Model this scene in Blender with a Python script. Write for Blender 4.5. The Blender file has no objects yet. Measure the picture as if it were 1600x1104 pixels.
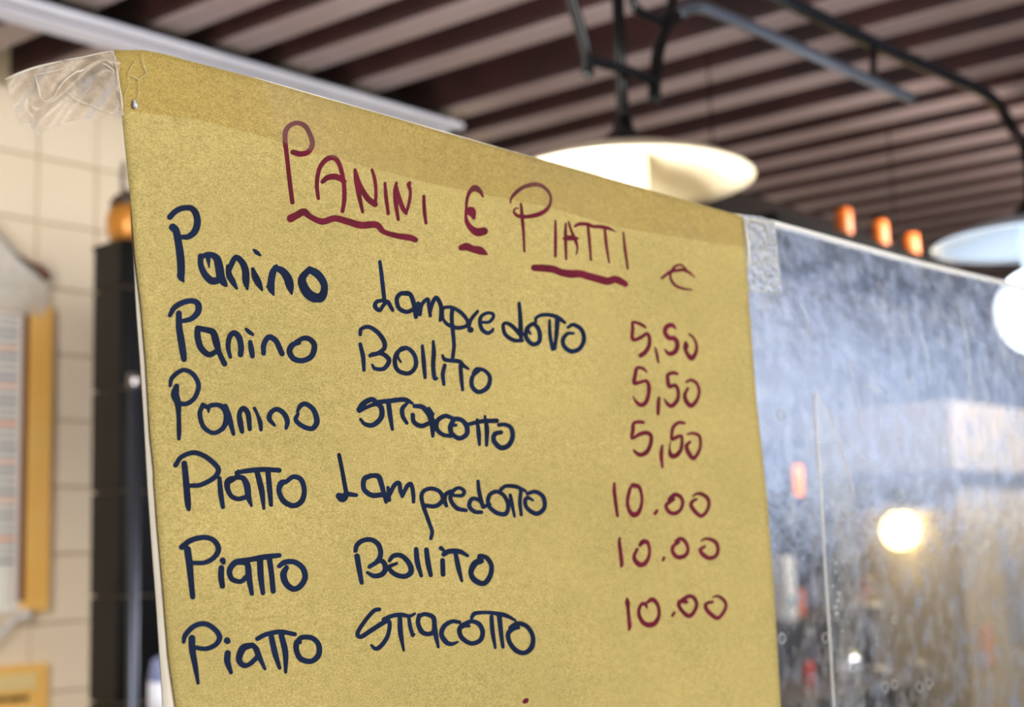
import bpy, bmesh, math, random
import numpy as np
from mathutils import Vector, Matrix

random.seed(7)
S = bpy.context.scene
COL = S.collection

# ------------------------------------------------------------------ camera
W, H, F = 1600.0, 1104.0, 2200.0          # picture size and focal length in pixels
CAMZ = 1.55
PITCH = math.atan(305.0 / F)
ROLL = 0.030
fwd0 = Vector((.743, .669, 0)).normalized()
fwd = (fwd0 * math.cos(PITCH) + Vector((0, 0, 1)) * math.sin(PITCH)).normalized()
R0 = fwd.cross(Vector((0, 0, 1))).normalized()
U0 = R0.cross(fwd).normalized()
RR = R0 * math.cos(ROLL) - U0 * math.sin(ROLL)
UU = U0 * math.cos(ROLL) + R0 * math.sin(ROLL)
CAM = Vector((0, 0, CAMZ))
cd = bpy.data.cameras.new('camera')
cam = bpy.data.objects.new('camera', cd)
COL.objects.link(cam)
M = Matrix.Identity(4)
for i in range(3):
    M[i][0] = RR[i]; M[i][1] = UU[i]; M[i][2] = -fwd[i]; M[i][3] = CAM[i]
cam.matrix_world = M
cd.sensor_width = 36.0
cd.lens = 36.0 * F / W
cd.clip_start = 0.02
cd.clip_end = 200
cd.dof.use_dof = True
cd.dof.focus_distance = 0.625
cd.dof.aperture_fstop = 9.0
S.camera = cam

# ------------------------------------------------------------------ world and light
w = bpy.data.worlds.new('world'); S.world = w; w.use_nodes = True
nt = w.node_tree; nt.nodes.clear()
wo = nt.nodes.new('ShaderNodeOutputWorld'); bg = nt.nodes.new('ShaderNodeBackground')
tc = nt.nodes.new('ShaderNodeTexCoord'); sp = nt.nodes.new('ShaderNodeSeparateXYZ')
cr = nt.nodes.new('ShaderNodeValToRGB')
nt.links.new(tc.outputs['Generated'], sp.inputs[0]); nt.links.new(sp.outputs[2], cr.inputs[0])
cr.color_ramp.elements[0].position = 0.0; cr.color_ramp.elements[0].color = (.50, .60, .80, 1)
cr.color_ramp.elements[1].position = 0.5; cr.color_ramp.elements[1].color = (.22, .38, .85, 1)
nt.links.new(cr.outputs[0], bg.inputs[0]); bg.inputs[1].default_value = 2.4
nt.links.new(bg.outputs[0], wo.inputs[0])


def area(name, loc, target, sx, sy, power, color):
    l = bpy.data.lights.new(name, 'AREA'); l.shape = 'RECTANGLE'; l.size = sx; l.size_y = sy
    l.energy = power; l.color = color
    o = bpy.data.objects.new(name, l); COL.objects.link(o); o.location = loc
    o.rotation_euler = (Vector(target) - Vector(loc)).to_track_quat('-Z', 'Y').to_euler()
    return o


area('menu_fill', (0.8, -2.7, 2.0), (0.4, 0.5, 1.7), 3.2, 1.5, 65, (1.0, .99, .95)).data.spread = math.radians(125)  # added fill for the menu, in front of the solid wall
area('tile_wall_fill', (0.0, 1.5, 1.9), (1.9, 3.66, 1.5), .5, 1.6, 47, (1.0, .94, .88))  # added unseen area light that brightens the cream tiles
lw = area('ceiling_fill', (.5, 1.2, .75), (1.8, 1.2, 2.9), 1.0, .5, 46, (.95, .97, 1.0)); lw.data.spread = math.radians(95)  # added unseen uplight for the ceiling, no fixture there
area('far_ceiling_fill', (8.0, 0.6, 1.0), (4.0, 1.2, 2.9), 2.0, 1.6, 3, (.86, .92, 1.0))  # added unseen uplight inside the room for the far ceiling
area('back_bar_fill', (4.6, 1.2, 2.60), (4.9, 2.6, 1.1), 2.0, .3, 90, (1.0, .93, .84))  # added unseen area light that brightens the back bar

S.view_settings.view_transform = 'Standard'
S.view_settings.look = 'None'
S.view_settings.exposure = 0.0
S.view_settings.gamma = 1.0
S.view_settings.use_curve_mapping = False

# ------------------------------------------------------------------ helpers


def ray(px, py):
    return fwd + RR * ((px - W / 2) / F) + UU * ((H / 2 - py) / F)


def on_y(px, py, y):
    d = ray(px, py); return CAM + d * (y / d.y)


def on_z(px, py, z):
    d = ray(px, py); return CAM + d * ((z - CAMZ) / d.z)


def at_d(px, py, D):
    return CAM + ray(px, py) * D


def depth(p):
    return (Vector(p) - CAM).dot(fwd)


def lin(c):
    return tuple(((v / 255) / 12.92 if v <= 10 else (((v / 255) + .055) / 1.055) ** 2.4) for v in c)


def mat(name, col, rough=.6, metal=0, spec=.5, noise=None, emit=None, bump=None, coat=0):
    """col in sRGB 0..255; noise=(scale, second colour, amount)"""
    m = bpy.data.materials.new(name); m.use_nodes = True
    n = m.node_tree; b = n.nodes['Principled BSDF']
    c = lin(col) + (1,)
    b.inputs['Base Color'].default_value = c
    b.inputs['Roughness'].default_value = rough
    b.inputs['Metallic'].default_value = metal
    b.inputs['Specular IOR Level'].default_value = spec
    b.inputs['Coat Weight'].default_value = coat
    b.inputs['Coat Roughness'].default_value = .1
    t = None
    if noise or bump:
        t = n.nodes.new('ShaderNodeTexCoord')
    if noise:
        sc, c2, lo, hi = noise
        nz = n.nodes.new('ShaderNodeTexNoise'); nz.inputs['Scale'].default_value = sc; nz.inputs['Detail'].default_value = 5
        n.links.new(t.outputs['Object'], nz.inputs['Vector'])
        rp = n.nodes.new('ShaderNodeValToRGB')
        rp.color_ramp.elements[0].position = lo; rp.color_ramp.elements[0].color = c
        rp.color_ramp.elements[1].position = hi; rp.color_ramp.elements[1].color = lin(c2) + (1,)
        n.links.new(nz.outputs[0], rp.inputs[0]); n.links.new(rp.outputs[0], b.inputs['Base Color'])
    if bump:
        nz = n.nodes.new('ShaderNodeTexNoise'); nz.inputs['Scale'].default_value = bump[0]; nz.inputs['Detail'].default_value = 4
        n.links.new(t.outputs['Object'], nz.inputs['Vector'])
        bp = n.nodes.new('ShaderNodeBump'); bp.inputs['Strength'].default_value = bump[1]; bp.inputs['Distance'].default_value = bump[2]
        n.links.new(nz.outputs[0], bp.inputs['Height']); n.links.new(bp.outputs[0], b.inputs['Normal'])
    if emit:
        b.inputs['Emission Color'].default_value = lin(emit[0]) + (1,)
        b.inputs['Emission Strength'].default_value = emit[1]
    return m


def film(name, col, a_lo, a_hi, scale, gloss_rough=.08, gloss=.1, lo=.35, hi=.7, bump=None, stretch=(1, 1, 1), tint=(1, 1, 1), fres=1.0, col2=None):
    """clear plastic: transparent + a patchy scattering film + fresnel gloss"""
    m = bpy.data.materials.new(name); m.use_nodes = True
    n = m.node_tree; n.nodes.clear(); L = n.links.new
    out = n.nodes.new('ShaderNodeOutputMaterial')
    tr = n.nodes.new('ShaderNodeBsdfTransparent'); tr.inputs[0].default_value = tint + (1,)
    df = n.nodes.new('ShaderNodeBsdfDiffuse'); df.inputs[0].default_value = lin(col) + (1,)
    tl = n.nodes.new('ShaderNodeBsdfTranslucent'); tl.inputs[0].default_value = lin(col) + (1,)
    dm = n.nodes.new('ShaderNodeMixShader'); dm.inputs[0].default_value = .35
    L(df.outputs[0], dm.inputs[1]); L(tl.outputs[0], dm.inputs[2])
    gl = n.nodes.new('ShaderNodeBsdfGlossy'); gl.inputs['Roughness'].default_value = gloss_rough
    t = n.nodes.new('ShaderNodeTexCoord'); mp = n.nodes.new('ShaderNodeMapping')
    mp.inputs['Scale'].default_value = stretch
    L(t.outputs['Object'], mp.inputs[0])
    nz = n.nodes.new('ShaderNodeTexNoise'); nz.inputs['Scale'].default_value = scale; nz.inputs['Detail'].default_value = 7
    nz.inputs['Roughness'].default_value = .65
    L(mp.outputs[0], nz.inputs['Vector'])
    if col2:
        nc = n.nodes.new('ShaderNodeTexNoise'); nc.inputs['Scale'].default_value = scale * .35; nc.inputs['Detail'].default_value = 4
        L(t.outputs['Object'], nc.inputs['Vector'])
        rc = n.nodes.new('ShaderNodeValToRGB')
        rc.color_ramp.elements[0].position = .42; rc.color_ramp.elements[0].color = lin(col) + (1,)
        rc.color_ramp.elements[1].position = .62; rc.color_ramp.elements[1].color = lin(col2) + (1,)
        L(nc.outputs[0], rc.inputs[0]); L(rc.outputs[0], df.inputs[0]); L(rc.outputs[0], tl.inputs[0])
    mr = n.nodes.new('ShaderNodeMapRange')
    mr.inputs[1].default_value = lo; mr.inputs[2].default_value = hi; mr.inputs[3].default_value = a_lo; mr.inputs[4].default_value = a_hi
    L(nz.outputs[0], mr.inputs[0])
    mx = n.nodes.new('ShaderNodeMixShader'); L(mr.outputs[0], mx.inputs[0]); L(tr.outputs[0], mx.inputs[1]); L(dm.outputs[0], mx.inputs[2])
    fr = n.nodes.new('ShaderNodeFresnel'); fr.inputs[0].default_value = 1.49
    mu = n.nodes.new('ShaderNodeMath'); mu.operation = 'MULTIPLY_ADD'; mu.inputs[1].default_value = fres; mu.inputs[2].default_value = gloss
    L(fr.outputs[0], mu.inputs[0])
    m2 = n.nodes.new('ShaderNodeMixShader'); L(mu.outputs[0], m2.inputs[0]); L(mx.outputs[0], m2.inputs[1]); L(gl.outputs[0], m2.inputs[2])
    if bump:
        nb = n.nodes.new('ShaderNodeTexNoise'); nb.inputs['Scale'].default_value = bump[0]; nb.inputs['Detail'].default_value = 3
        L(t.outputs['Object'], nb.inputs['Vector'])
        bp = n.nodes.new('ShaderNodeBump'); bp.inputs['Strength'].default_value = bump[1]; bp.inputs['Distance'].default_value = bump[2]
        L(nb.outputs[0], bp.inputs['Height']); L(bp.outputs[0], gl.inputs['Normal']); L(bp.outputs[0], fr.inputs['Normal'])
    L(m2.outputs[0], out.inputs[0])
    return m


def link(name, me, m=None, parent=None):
    if m and not me.materials: me.materials.append(m)
    o = bpy.data.objects.new(name, me); COL.objects.link(o)
    if parent is not None: o.parent = parent; o.matrix_parent_inverse = parent.matrix_world.inverted()
    return o


def obj(name, bm, m=None, parent=None, smooth=False):
    bmesh.ops.recalc_face_normals(bm, faces=bm.faces[:])
    me = bpy.data.meshes.new(name); bm.to_mesh(me); bm.free()
    if smooth:
        for p in me.polygons: p.use_smooth = True
    return link(name, me, m, parent)


def tag(o, label=None, cat=None, group=None, kind=None):
    if label: o['label'] = label
    if cat: o['category'] = cat
    if group: o['group'] = group
    if kind: o['kind'] = kind
    return o


def thing(name, loc, label, cat, group=None, rotz=0):
    o = bpy.data.objects.new(name, None); COL.objects.link(o)
    o.matrix_world = Matrix.Translation(Vector(loc)) @ Matrix.Rotation(rotz, 4, 'Z')
    o.empty_display_size = .05
    return tag(o, label, cat, group)


def add_box(bm, c, s, rz=0, bev=0.0):
    m = Matrix.Translation(Vector(c)) @ Matrix.Rotation(rz, 4, 'Z') @ Matrix.Diagonal((s[0], s[1], s[2], 1))
    r = bmesh.ops.create_cube(bm, size=1, matrix=m)
    if bev > 0:
        es = list({e for v in r['verts'] for e in v.link_edges})
        bmesh.ops.bevel(bm, geom=es, offset=bev, segments=2, affect='EDGES', profile=.6)
    return bm


def box(c, s, rz=0, bev=0.0):
    return add_box(bmesh.new(), c, s, rz, bev)


def smooth_pts(pts, n=8):
    """Catmull-Rom through vectors"""
    P = [Vector(p) for p in pts]
    if len(P) < 3: return P
    out = []
    for i in range(len(P) - 1):
        a = P[i - 1] if i > 0 else P[i] * 2 - P[i + 1]
        b, c = P[i], P[i + 1]
        d = P[i + 2] if i + 2 < len(P) else P[i + 1] * 2 - P[i]
        for k in range(n):
            t = k / n
            out.append(.5 * ((2 * b) + (c - a) * t + (2 * a - 5 * b + 4 * c - d) * t * t + (3 * b - a - 3 * c + d) * t ** 3))
    out.append(P[-1])
    return out


def add_tube(bm, pts, r, seg=12, cap=True):
    P = [Vector(p) for p in pts]
    rings = []
    prev = None
    for i, p in enumerate(P):
        t = (P[min(i + 1, len(P) - 1)] - P[max(i - 1, 0)]).normalized()
        if prev is None:
            a = Vector((0, 0, 1)) if abs(t.z) < .9 else Vector((1, 0, 0))
            prev = t.cross(a).normalized()
        n = (prev - t * prev.dot(t)).normalized(); prev = n
        b = t.cross(n)
        rr = r[i] if isinstance(r, (list, tuple)) else r
        rings.append([bm.verts.new(p + (n * math.cos(2 * math.pi * k / seg) + b * math.sin(2 * math.pi * k / seg)) * rr) for k in range(seg)])
    for i in range(len(rings) - 1):
        for k in range(seg):
            bm.faces.new((rings[i][k], rings[i][(k + 1) % seg], rings[i + 1][(k + 1) % seg], rings[i + 1][k]))
    if cap:
        for rg, p, q in ((rings[0], P[0], P[1]), (rings[-1], P[-1], P[-2])):
            rr = (rg[0].co - p).length
            tip = bm.verts.new(p + (p - q).normalized() * rr * .5)
            for k in range(seg): bm.faces.new((rg[k], rg[(k + 1) % seg], tip))
    return bm


def lathe(prof, seg=40, c=(0, 0, 0)):
    bm = bmesh.new(); c = Vector(c); rings = []
    for r, z in prof:
        if r < 1e-6: rings.append([bm.verts.new(c + Vector((0, 0, z)))])
        else: rings.append([bm.verts.new(c + Vector((r * math.cos(2 * math.pi * k / seg), r * math.sin(2 * math.pi * k / seg), z))) for k in range(seg)])
    for a, b in zip(rings[:-1], rings[1:]):
        for k in range(seg):
            k2 = (k + 1) % seg
            if len(a) == 1 and len(b) == 1: continue
            if len(a) == 1: bm.faces.new((a[0], b[k], b[k2]))
            elif len(b) == 1: bm.faces.new((a[k], a[k2], b[0]))
            else: bm.faces.new((a[k], a[k2], b[k2], b[k]))
    return bm


# ------------------------------------------------------------------ materials
M_cream_tile = mat('cream_tile', (238, 220, 192), .28, noise=(3.0, (244, 229, 204), .3, .7), bump=(14, .15, .002))
M_grout = mat('grout', (200, 180, 145), .9)
M_plaster = mat('plaster', (156, 144, 128), .8, noise=(4, (140, 130, 114), .3, .7))
M_black_tile = mat('black_tile', (10, 9, 9), .3, spec=.18, noise=(6, (18, 16, 15), .3, .7))
M_dark_grout = mat('dark_grout', (96, 84, 74), .9)
M_maroon = mat('maroon_wood', (30, 9, 8), .65, noise=(5, (56, 21, 18), .35, .75), bump=(30, .2, .002))
M_joist_sheen = mat('pale_joist_sheen', (152, 136, 134), .34, noise=(1.6, (124, 102, 100), .3, .7))  # pale colour stands for glossy reflection under the maroon joists
M_deck = mat('dark_ceiling_board', (30, 12, 11), .7, noise=(6, (46, 20, 17), .3, .7))
M_steel = mat('painted_steel', (206, 206, 216), .35, noise=(3, (184, 184, 196), .3, .7))
M_iron = mat('black_iron', (7, 7, 8), .24, spec=.4, bump=(200, .1, .0005))
M_enamel = mat('white_enamel', (220, 206, 176), .2, coat=.3)
M_enamel_cool = mat('cool_white_enamel', (190, 206, 222), .12, coat=.5)
M_floor = mat('floor_tile', (150, 140, 128), .45, noise=(3, (128, 118, 106), .3, .7))
M_wood = mat('dark_shelf_wood', (62, 50, 44), .5, noise=(8, (84, 70, 60), .3, .7))
M_white = mat('white_paint', (232, 232, 230), .5)
M_gold = mat('yellow_painted_wood', (250, 202, 112), .5, noise=(6, (246, 190, 92), .3, .7))

# ------------------------------------------------------------------ room shell
CEIL = CAMZ + 1.35
YB = 3.66


def struct(name, bm, m):
    o = obj(name, bm, m); o['kind'] = 'structure'; return o


struct('floor', box((4.0, .3, -.05), (16.4, 7.2, .1)), M_floor)
wall_back = struct('wall_back', box((4.0, YB + .08, 1.53), (16.4, .14, 3.06)), M_plaster)
struct('wall_left', box((-4.05, .3, 1.53), (.1, 6.9, 3.06)), M_plaster)
struct('wall_right', box((12.1, .3, 1.53), (.1, 6.9, 3.06)), M_plaster)
# front wall behind the camera with a long window opening
bm = bmesh.new()
add_box(bm, (0.0, -3.05, 1.53), (8.2, .1, 3.06))
add_box(bm, (11.2, -3.05, 1.53), (1.8, .1, 3.06))
add_box(bm, (7.2, -3.05, 2.98), (6.2, .1, .16))
add_box(bm, (7.2, -3.05, .80), (6.2, .1, 1.6))
struct('wall_front', bm, M_plaster)
wf = struct('window_1', box((7.2, -3.05, 1.63), (6.2, .14, .06)), M_iron)
for k in range(5):
    obj('mullion', box((4.2 + k * 1.5, -3.05, 2.28), (.05, .08, 1.24)), M_iron, wf)

ceiling = struct('ceiling', box((4.0, .3, CEIL + .20), (16.4, 7.2, .08)), M_deck)
# joists run across the room; their far lower edges were measured where they show
JD = Vector((-.067, .998, 0)).normalized()
edges = []
for px, py in ((400, 10), (500, 42), (650, 58), (690, 113), (950, 121), (1125, 126), (1125, 172), (1125, 217)):
    p = on_z(px, py, CEIL)
    edges.append(p.x + (1.0 - p.y) / JD.y * JD.x)
print('JOISTS', [round(e, 3) for e in edges])
while edges[0] > -1.6: edges.insert(0, edges[0] - .25)
x = edges[-1]
while x < 11.4:
    x += .235; edges.append(x)
rotj = math.atan2(JD.y, JD.x) - math.pi / 2


def prism(profile, length):
    """profile in (x, z), extruded along local y"""
    bm = bmesh.new()
    a = [bm.verts.new((x, -length / 2, z)) for x, z in profile]
    b = [bm.verts.new((x, length / 2, z)) for x, z in profile]
    n = len(a)
    for i in range(n): bm.faces.new((a[i], a[(i + 1) % n], b[(i + 1) % n], b[i]))
    bm.faces.new(a); bm.faces.new(b[::-1])
    return bm


def mesh_of(name, bm, m, smooth=False):
    bmesh.ops.recalc_face_normals(bm, faces=bm.faces[:])
    me = bpy.data.meshes.new(name); bm.to_mesh(me); bm.free(); me.materials.append(m)
    return me


me_joist = mesh_of('joist', prism([(-.090, .006), (0, .006), (0, .165), (-.104, .165), (-.104, .016)], 6.6), M_maroon)
me_joist_sheen = mesh_of('joist_sheen', prism([(0.002, 0), (-.084, 0), (-.094, .003), (-.094, .006), (0.002, .006)], 6.6), M_joist_sheen)  # thin strip added to carry the painted reflection on each joist
for e in edges:
    j = link('joist', me_joist, None, ceiling)
    j.matrix_world = Matrix.Translation((e, .95, CEIL)) @ Matrix.Rotation(rotj, 4, 'Z') @ Matrix.Translation((0, -.65, 0))
    b = link('joist_sheen', me_joist_sheen, None, j)
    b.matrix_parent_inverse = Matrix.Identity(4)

# steel beam under the joists
BZ = CEIL - .03
xe = on_z(668, 200, BZ).x
LBM = xe + 3.0
XBM = xe - LBM / 2
beam = struct('ceiling_beam', box((XBM, on_z(330, 82, BZ).y, BZ - .002), (LBM, .012, .05)), M_iron)
y2 = on_z(300, 58, BZ).y
y1 = on_z(180, 52, BZ).y
print('BEAM', y1, y2)


# ------------------------------------------------------------------ tile wall on the left
zj = on_y(110, 455, YB).z
xj = on_y(55, 300, YB).x
TS = .19
me_tile = mesh_of('tile', box((0, 0, 0), (TS - .005, .016, TS - .005), bev=.003), M_cream_tile)
gw = obj('grout_bed', box((xj + .35, YB + .006, 1.6), (3.2, .012, 2.86)), M_grout, wall_back)
for i in range(-4, 8):
    for k in range(-7, 7):
        z = zj + (k + .5) * TS
        if z > CEIL + .05 or z < .35: continue
        t = link('tile', me_tile, None, wall_back)
        t.location = (xj + (i + .5) * TS + random.uniform(-.0006, .0006), YB - .007 + random.uniform(-.001, .001), z)

# ------------------------------------------------------------------ black tiled pillar
c0 = at_d(193, 378, 3.30)
PW, PD = .75, .12
PT = c0.z
pil = obj('tiled_pillar', box((c0.x + PW / 2, c0.y + PD / 2, PT / 2), (PW - .01, PD - .01, PT - .01)), M_dark_grout)
tag(pil, 'glossy black tiled pillar beside the cream tiled wall, left of the menu', 'pillar')
th = .238
k = 0
zt = PT
me_a = mesh_of('tile', box((0, 0, 0), (.012, PD - .002, th - .006), bev=.003), M_black_tile)
me_b = mesh_of('tile', box((0, 0, 0), (.245, .012, th - .006), bev=.003), M_black_tile)
zt2 = on_y(160, 612, c0.y + .1).z
zs = zt2 + (PT - zt2) % th
z = zt2
while z < PT: z += th
while z > .1:
    lo, hi = max(z - th, 0), min(z, PT)
    if hi - lo > .03:
        s = (hi - lo - .005) / (th - .006)
        t = link('tile', me_a, None, pil); t.location = (c0.x, c0.y + PD / 2, (lo + hi) / 2); t.scale = (1, 1, s)
        for q in range(3):
            t = link('tile', me_b, None, pil); t.location = (c0.x + .125 + q * .25, c0.y, (lo + hi) / 2); t.scale = (1, 1, s)
    z -= th
cap = obj('cap', box((c0.x + PW / 2, c0.y + PD / 2, PT + .003), (PW + .012, PD + .012, .012), bev=.003), M_black_tile, pil)

# copper jug standing on it
pj = on_y(205, 380, c0.y + .085)
jug = thing('copper_jug', (pj.x, c0.y + .085, PT + .009), 'round amber copper jug with a dark lid standing on the black tiled pillar', 'jug')
M_cop = mat('amber_copper', (206, 146, 62), .35, metal=.35, noise=(9, (190, 120, 44), .3, .7))
obj('body', lathe([(0, 0), (.034, 0), (.045, .008), (.056, .035), (.060, .065), (.054, .09), (.044, .104), (0, .104)], 36, jug.location), M_cop, jug, True)
obj('lid', lathe([(0, .100), (.050, .102), (.052, .112), (.040, .128), (.016, .140), (0, .142)], 36, jug.location), mat('dark_lid', (64, 46, 36), .4), jug, True)
obj('spout', add_tube(bmesh.new(), [jug.location + Vector((-.020, 0, .13)), jug.location + Vector((-.026, 0, .17)), jug.location + Vector((-.022, 0, .21))], [.009, .007, .006]), mat('grey_spout', (120, 106, 96), .4), jug, True)

# a bright metal pipe in front of the pillar
ppx = on_y(211, 600, c0.y - .09)
pipe = thing('steel_pipe', (ppx.x, ppx.y, 0), 'slim shiny upright steel pipe in front of the black tiled pillar', 'pipe')
obj('tube', add_tube(bmesh.new(), [(ppx.x, ppx.y, 0), (ppx.x, ppx.y, .6), (ppx.x, ppx.y, ppx.z)], .013, 16), mat('steel', (92, 98, 112), .34, metal=1), pipe, True)
obj('cap', add_tube(bmesh.new(), [(ppx.x, ppx.y, ppx.z - .005), (ppx.x, ppx.y, ppx.z + .022)], .017, 16), mat('steel_cap', (170, 165, 165), .25, metal=1), pipe, True)
obj('base', lathe([(0, 0), (.04, 0), (.04, .01), (.015, .02), (0, .02)], 24, (ppx.x, ppx.y, 0)), M_steel, pipe, True)

# ------------------------------------------------------------------ framed menu on the tile wall
yy = YB - .05


def Pm(px, py, y=yy): return on_y(px, py, y)


def slab(quad, y0, th, bev=0):
    """quad of pixel corners at wall depth y0, thickness towards the camera"""
    bm = bmesh.new()
    a = [bm.verts.new(Pm(x, y, y0)) for x, y in quad]
    b = [bm.verts.new(v.co + Vector((0, -th, 0))) for v in a]
    n = len(a)
    for i in range(n): bm.faces.new((a[i], a[(i + 1) % n], b[(i + 1) % n], b[i]))
    bm.faces.new(a[::-1]); bm.faces.new(b)
    if bev: bmesh.ops.bevel(bm, geom=bm.edges[:], offset=bev, segments=2, affect='EDGES')
    return bm


mb = thing('menu_board', Pm(30, 950, YB - .02), 'menu page in a yellow wooden frame with a curling clear cover on cream tiles', 'menu')
p_a = Pm(0, 470); p_b = Pm(72, 955)
zt_, zb_ = Pm(60, 478).z, Pm(60, 955).z
xr = Pm(80, 700).x; xl = Pm(40, 700).x
XL = xl - .62
M_page = mat('menu_page', (250, 247, 238), .6, noise=(20, (240, 240, 234), .3, .7))
obj('page', box(((XL + xl) / 2, YB - .030, (zt_ + zb_) / 2 + .02), (xl - XL + .01, .006, zt_ - zb_ + .04)), M_page, mb)
obj('frame_side', box(((xl + xr) / 2, YB - .036, (zt_ + zb_) / 2), (xr - xl, .04, zt_ - zb_), bev=.006), M_gold, mb)
obj('frame_side', box((XL - .03, YB - .036, (zt_ + zb_) / 2), (xr - xl, .04, zt_ - zb_), bev=.006), M_gold, mb)
obj('edge_strip', box((xl - .006, YB - .052, (zt_ + zb_) / 2 + .01), (.012, .012, zt_ - zb_ - .04)), mat('red_brown_edge', (120, 62, 36), .6), mb)
M_txt = mat('grey_print', (150, 152, 160), .8)
M_txt2 = mat('orange_print', (226, 140, 90), .8)
n = 0
z = zt_ - .02
while z > zb_ + .12:
    wv = random.uniform(.38, .56)
    t = obj('printed_line', box((xl - .02 - wv / 2, YB - .0345, z), (wv, .002, .006 if n % 3 else .010)), M_txt if n % 5 else M_txt2, mb)
    z -= .021; n += 1
# curling clear cover: arched upper rim and dark tip
cv = [Pm(x, y, YB - .075) for x, y in ((-120, 300), (-40, 330), (0, 368), (30, 402), (55, 425), (76, 438))]
cvp = smooth_pts(cv, 6)
M_cover = film('clear_cover', (250, 246, 234), .6, .85, 12, gloss_rough=.2, gloss=.05)
bm = bmesh.new()
top = [bm.verts.new(p) for p in cvp]
bot = [bm.verts.new(Vector((p.x, YB - .058, zt_ - .03))) for p in cvp]
for i in range(len(top) - 1): bm.faces.new((top[i], top[i + 1], bot[i + 1], bot[i]))
obj('cover', bm, M_cover, mb, True)
obj('cover_rim', add_tube(bmesh.new(), cvp, [.004 + .004 * (i / len(cvp)) for i in range(len(cvp))], 8), mat('grey_rim', (150, 146, 142), .4), mb, True)
tip = smooth_pts([Pm(x, y, YB - .085) for x, y in ((28, 398), (48, 412), (64, 420), (74, 434))], 5)
obj('curled_tip', add_tube(bmesh.new(), tip, [.003 + .012 * (i / len(tip)) for i in range(len(tip))], 10), mat('brown_tip', (104, 62, 42), .6), mb, True)
rol = smooth_pts([Pm(x, y, YB - .07) for x, y in ((45, 958), (25, 966), (-10, 1000), (-50, 1040))], 5)
obj('rolled_corner', add_tube(bmesh.new(), rol, [.014, .016, .015] + [.007] * (len(rol) - 3), 12), mat('white_plastic', (225, 226, 228), .25), mb, True)

# yellow sign lower down
sg = thing('price_sign', Pm(30, 1100, YB - .02), 'yellow rounded price sign with a cream panel under the framed menu', 'sign')
sz, sxr = Pm(60, 1036).z, Pm(80, 1080).x
obj('board', box((sxr - .28, YB - .030, sz - .14), (.56, .022, .28), bev=.009), M_gold, sg)
obj('panel', box((sxr - .30, YB - .043, sz - .045), (.52, .004, .045), bev=.0015), mat('cream_panel', (238, 214, 150), .5), sg)
obj('panel', box((sxr - .30, YB - .043, sz - .165), (.52, .004, .10), bev=.0015), mat('cream_panel_low', (240, 212, 140), .5), sg)
bm = bmesh.new()
x = sxr - .52
while x < sxr - .06:
    ww = random.uniform(.006, .014)
    add_box(bm, (x, YB - .0425, sz - .088 + random.uniform(-.002, .002)), (ww, .003, random.uniform(.010, .018)))
    x += ww + .003
o = obj('lettering', bm, mat('sign_ink', (58, 46, 30), .8), sg); o['kind'] = 'stuff'

# a white and blue packet low by the pillar
pk = at_d(246, 1108, 2.9)
pc = thing('paper_roll', (pk.x, pk.y, 0), 'white and blue upright roll low beside the black pillar, half behind the menu', 'roll')
r = .036
obj('core', add_tube(bmesh.new(), [(pk.x + .02, pk.y, 0), (pk.x + .02, pk.y, pk.z - .02)], .03, 20), M_wood, pc, True)
obj('pink_band', add_tube(bmesh.new(), [(pk.x + .02, pk.y, pk.z - .06), (pk.x + .02, pk.y, pk.z)], r, 20), mat('pink_band', (205, 70, 110), .5), pc, True)
obj('white_band', add_tube(bmesh.new(), [(pk.x + .02, pk.y, pk.z + .0), (pk.x + .02, pk.y, pk.z + .055)], r, 20), mat('roll_white', (222, 226, 240), .4), pc, True)
obj('blue_top', add_tube(bmesh.new(), [(pk.x + .02, pk.y, pk.z + .058), (pk.x + .02, pk.y, pk.z + .10)], [r, r * .8], 20), mat('roll_blue', (120, 130, 170), .4), pc, True)

# steel beam flanges (two long plates with a dark slot between them)
ya = on_z(300, 74, BZ - .03).y      # near edge of the near plate
yg = on_z(200, 60, BZ - .03).y      # slot
yb = on_z(100, 54, BZ - .03).y      # far edge of the far plate
print('BEAM', ya, yg, yb)
obj('flange', box((XBM, (ya + yg - .022) / 2, BZ - .03), (LBM, abs(yg - .022 - ya), .016), bev=.004), M_steel, beam)
obj('flange', box((XBM, (yg + .008 + yb) / 2, BZ - .03), (LBM, abs(yb - yg - .008), .016), bev=.004), M_steel, beam)

# ------------------------------------------------------------------ lamps
YL = 1.14


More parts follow.
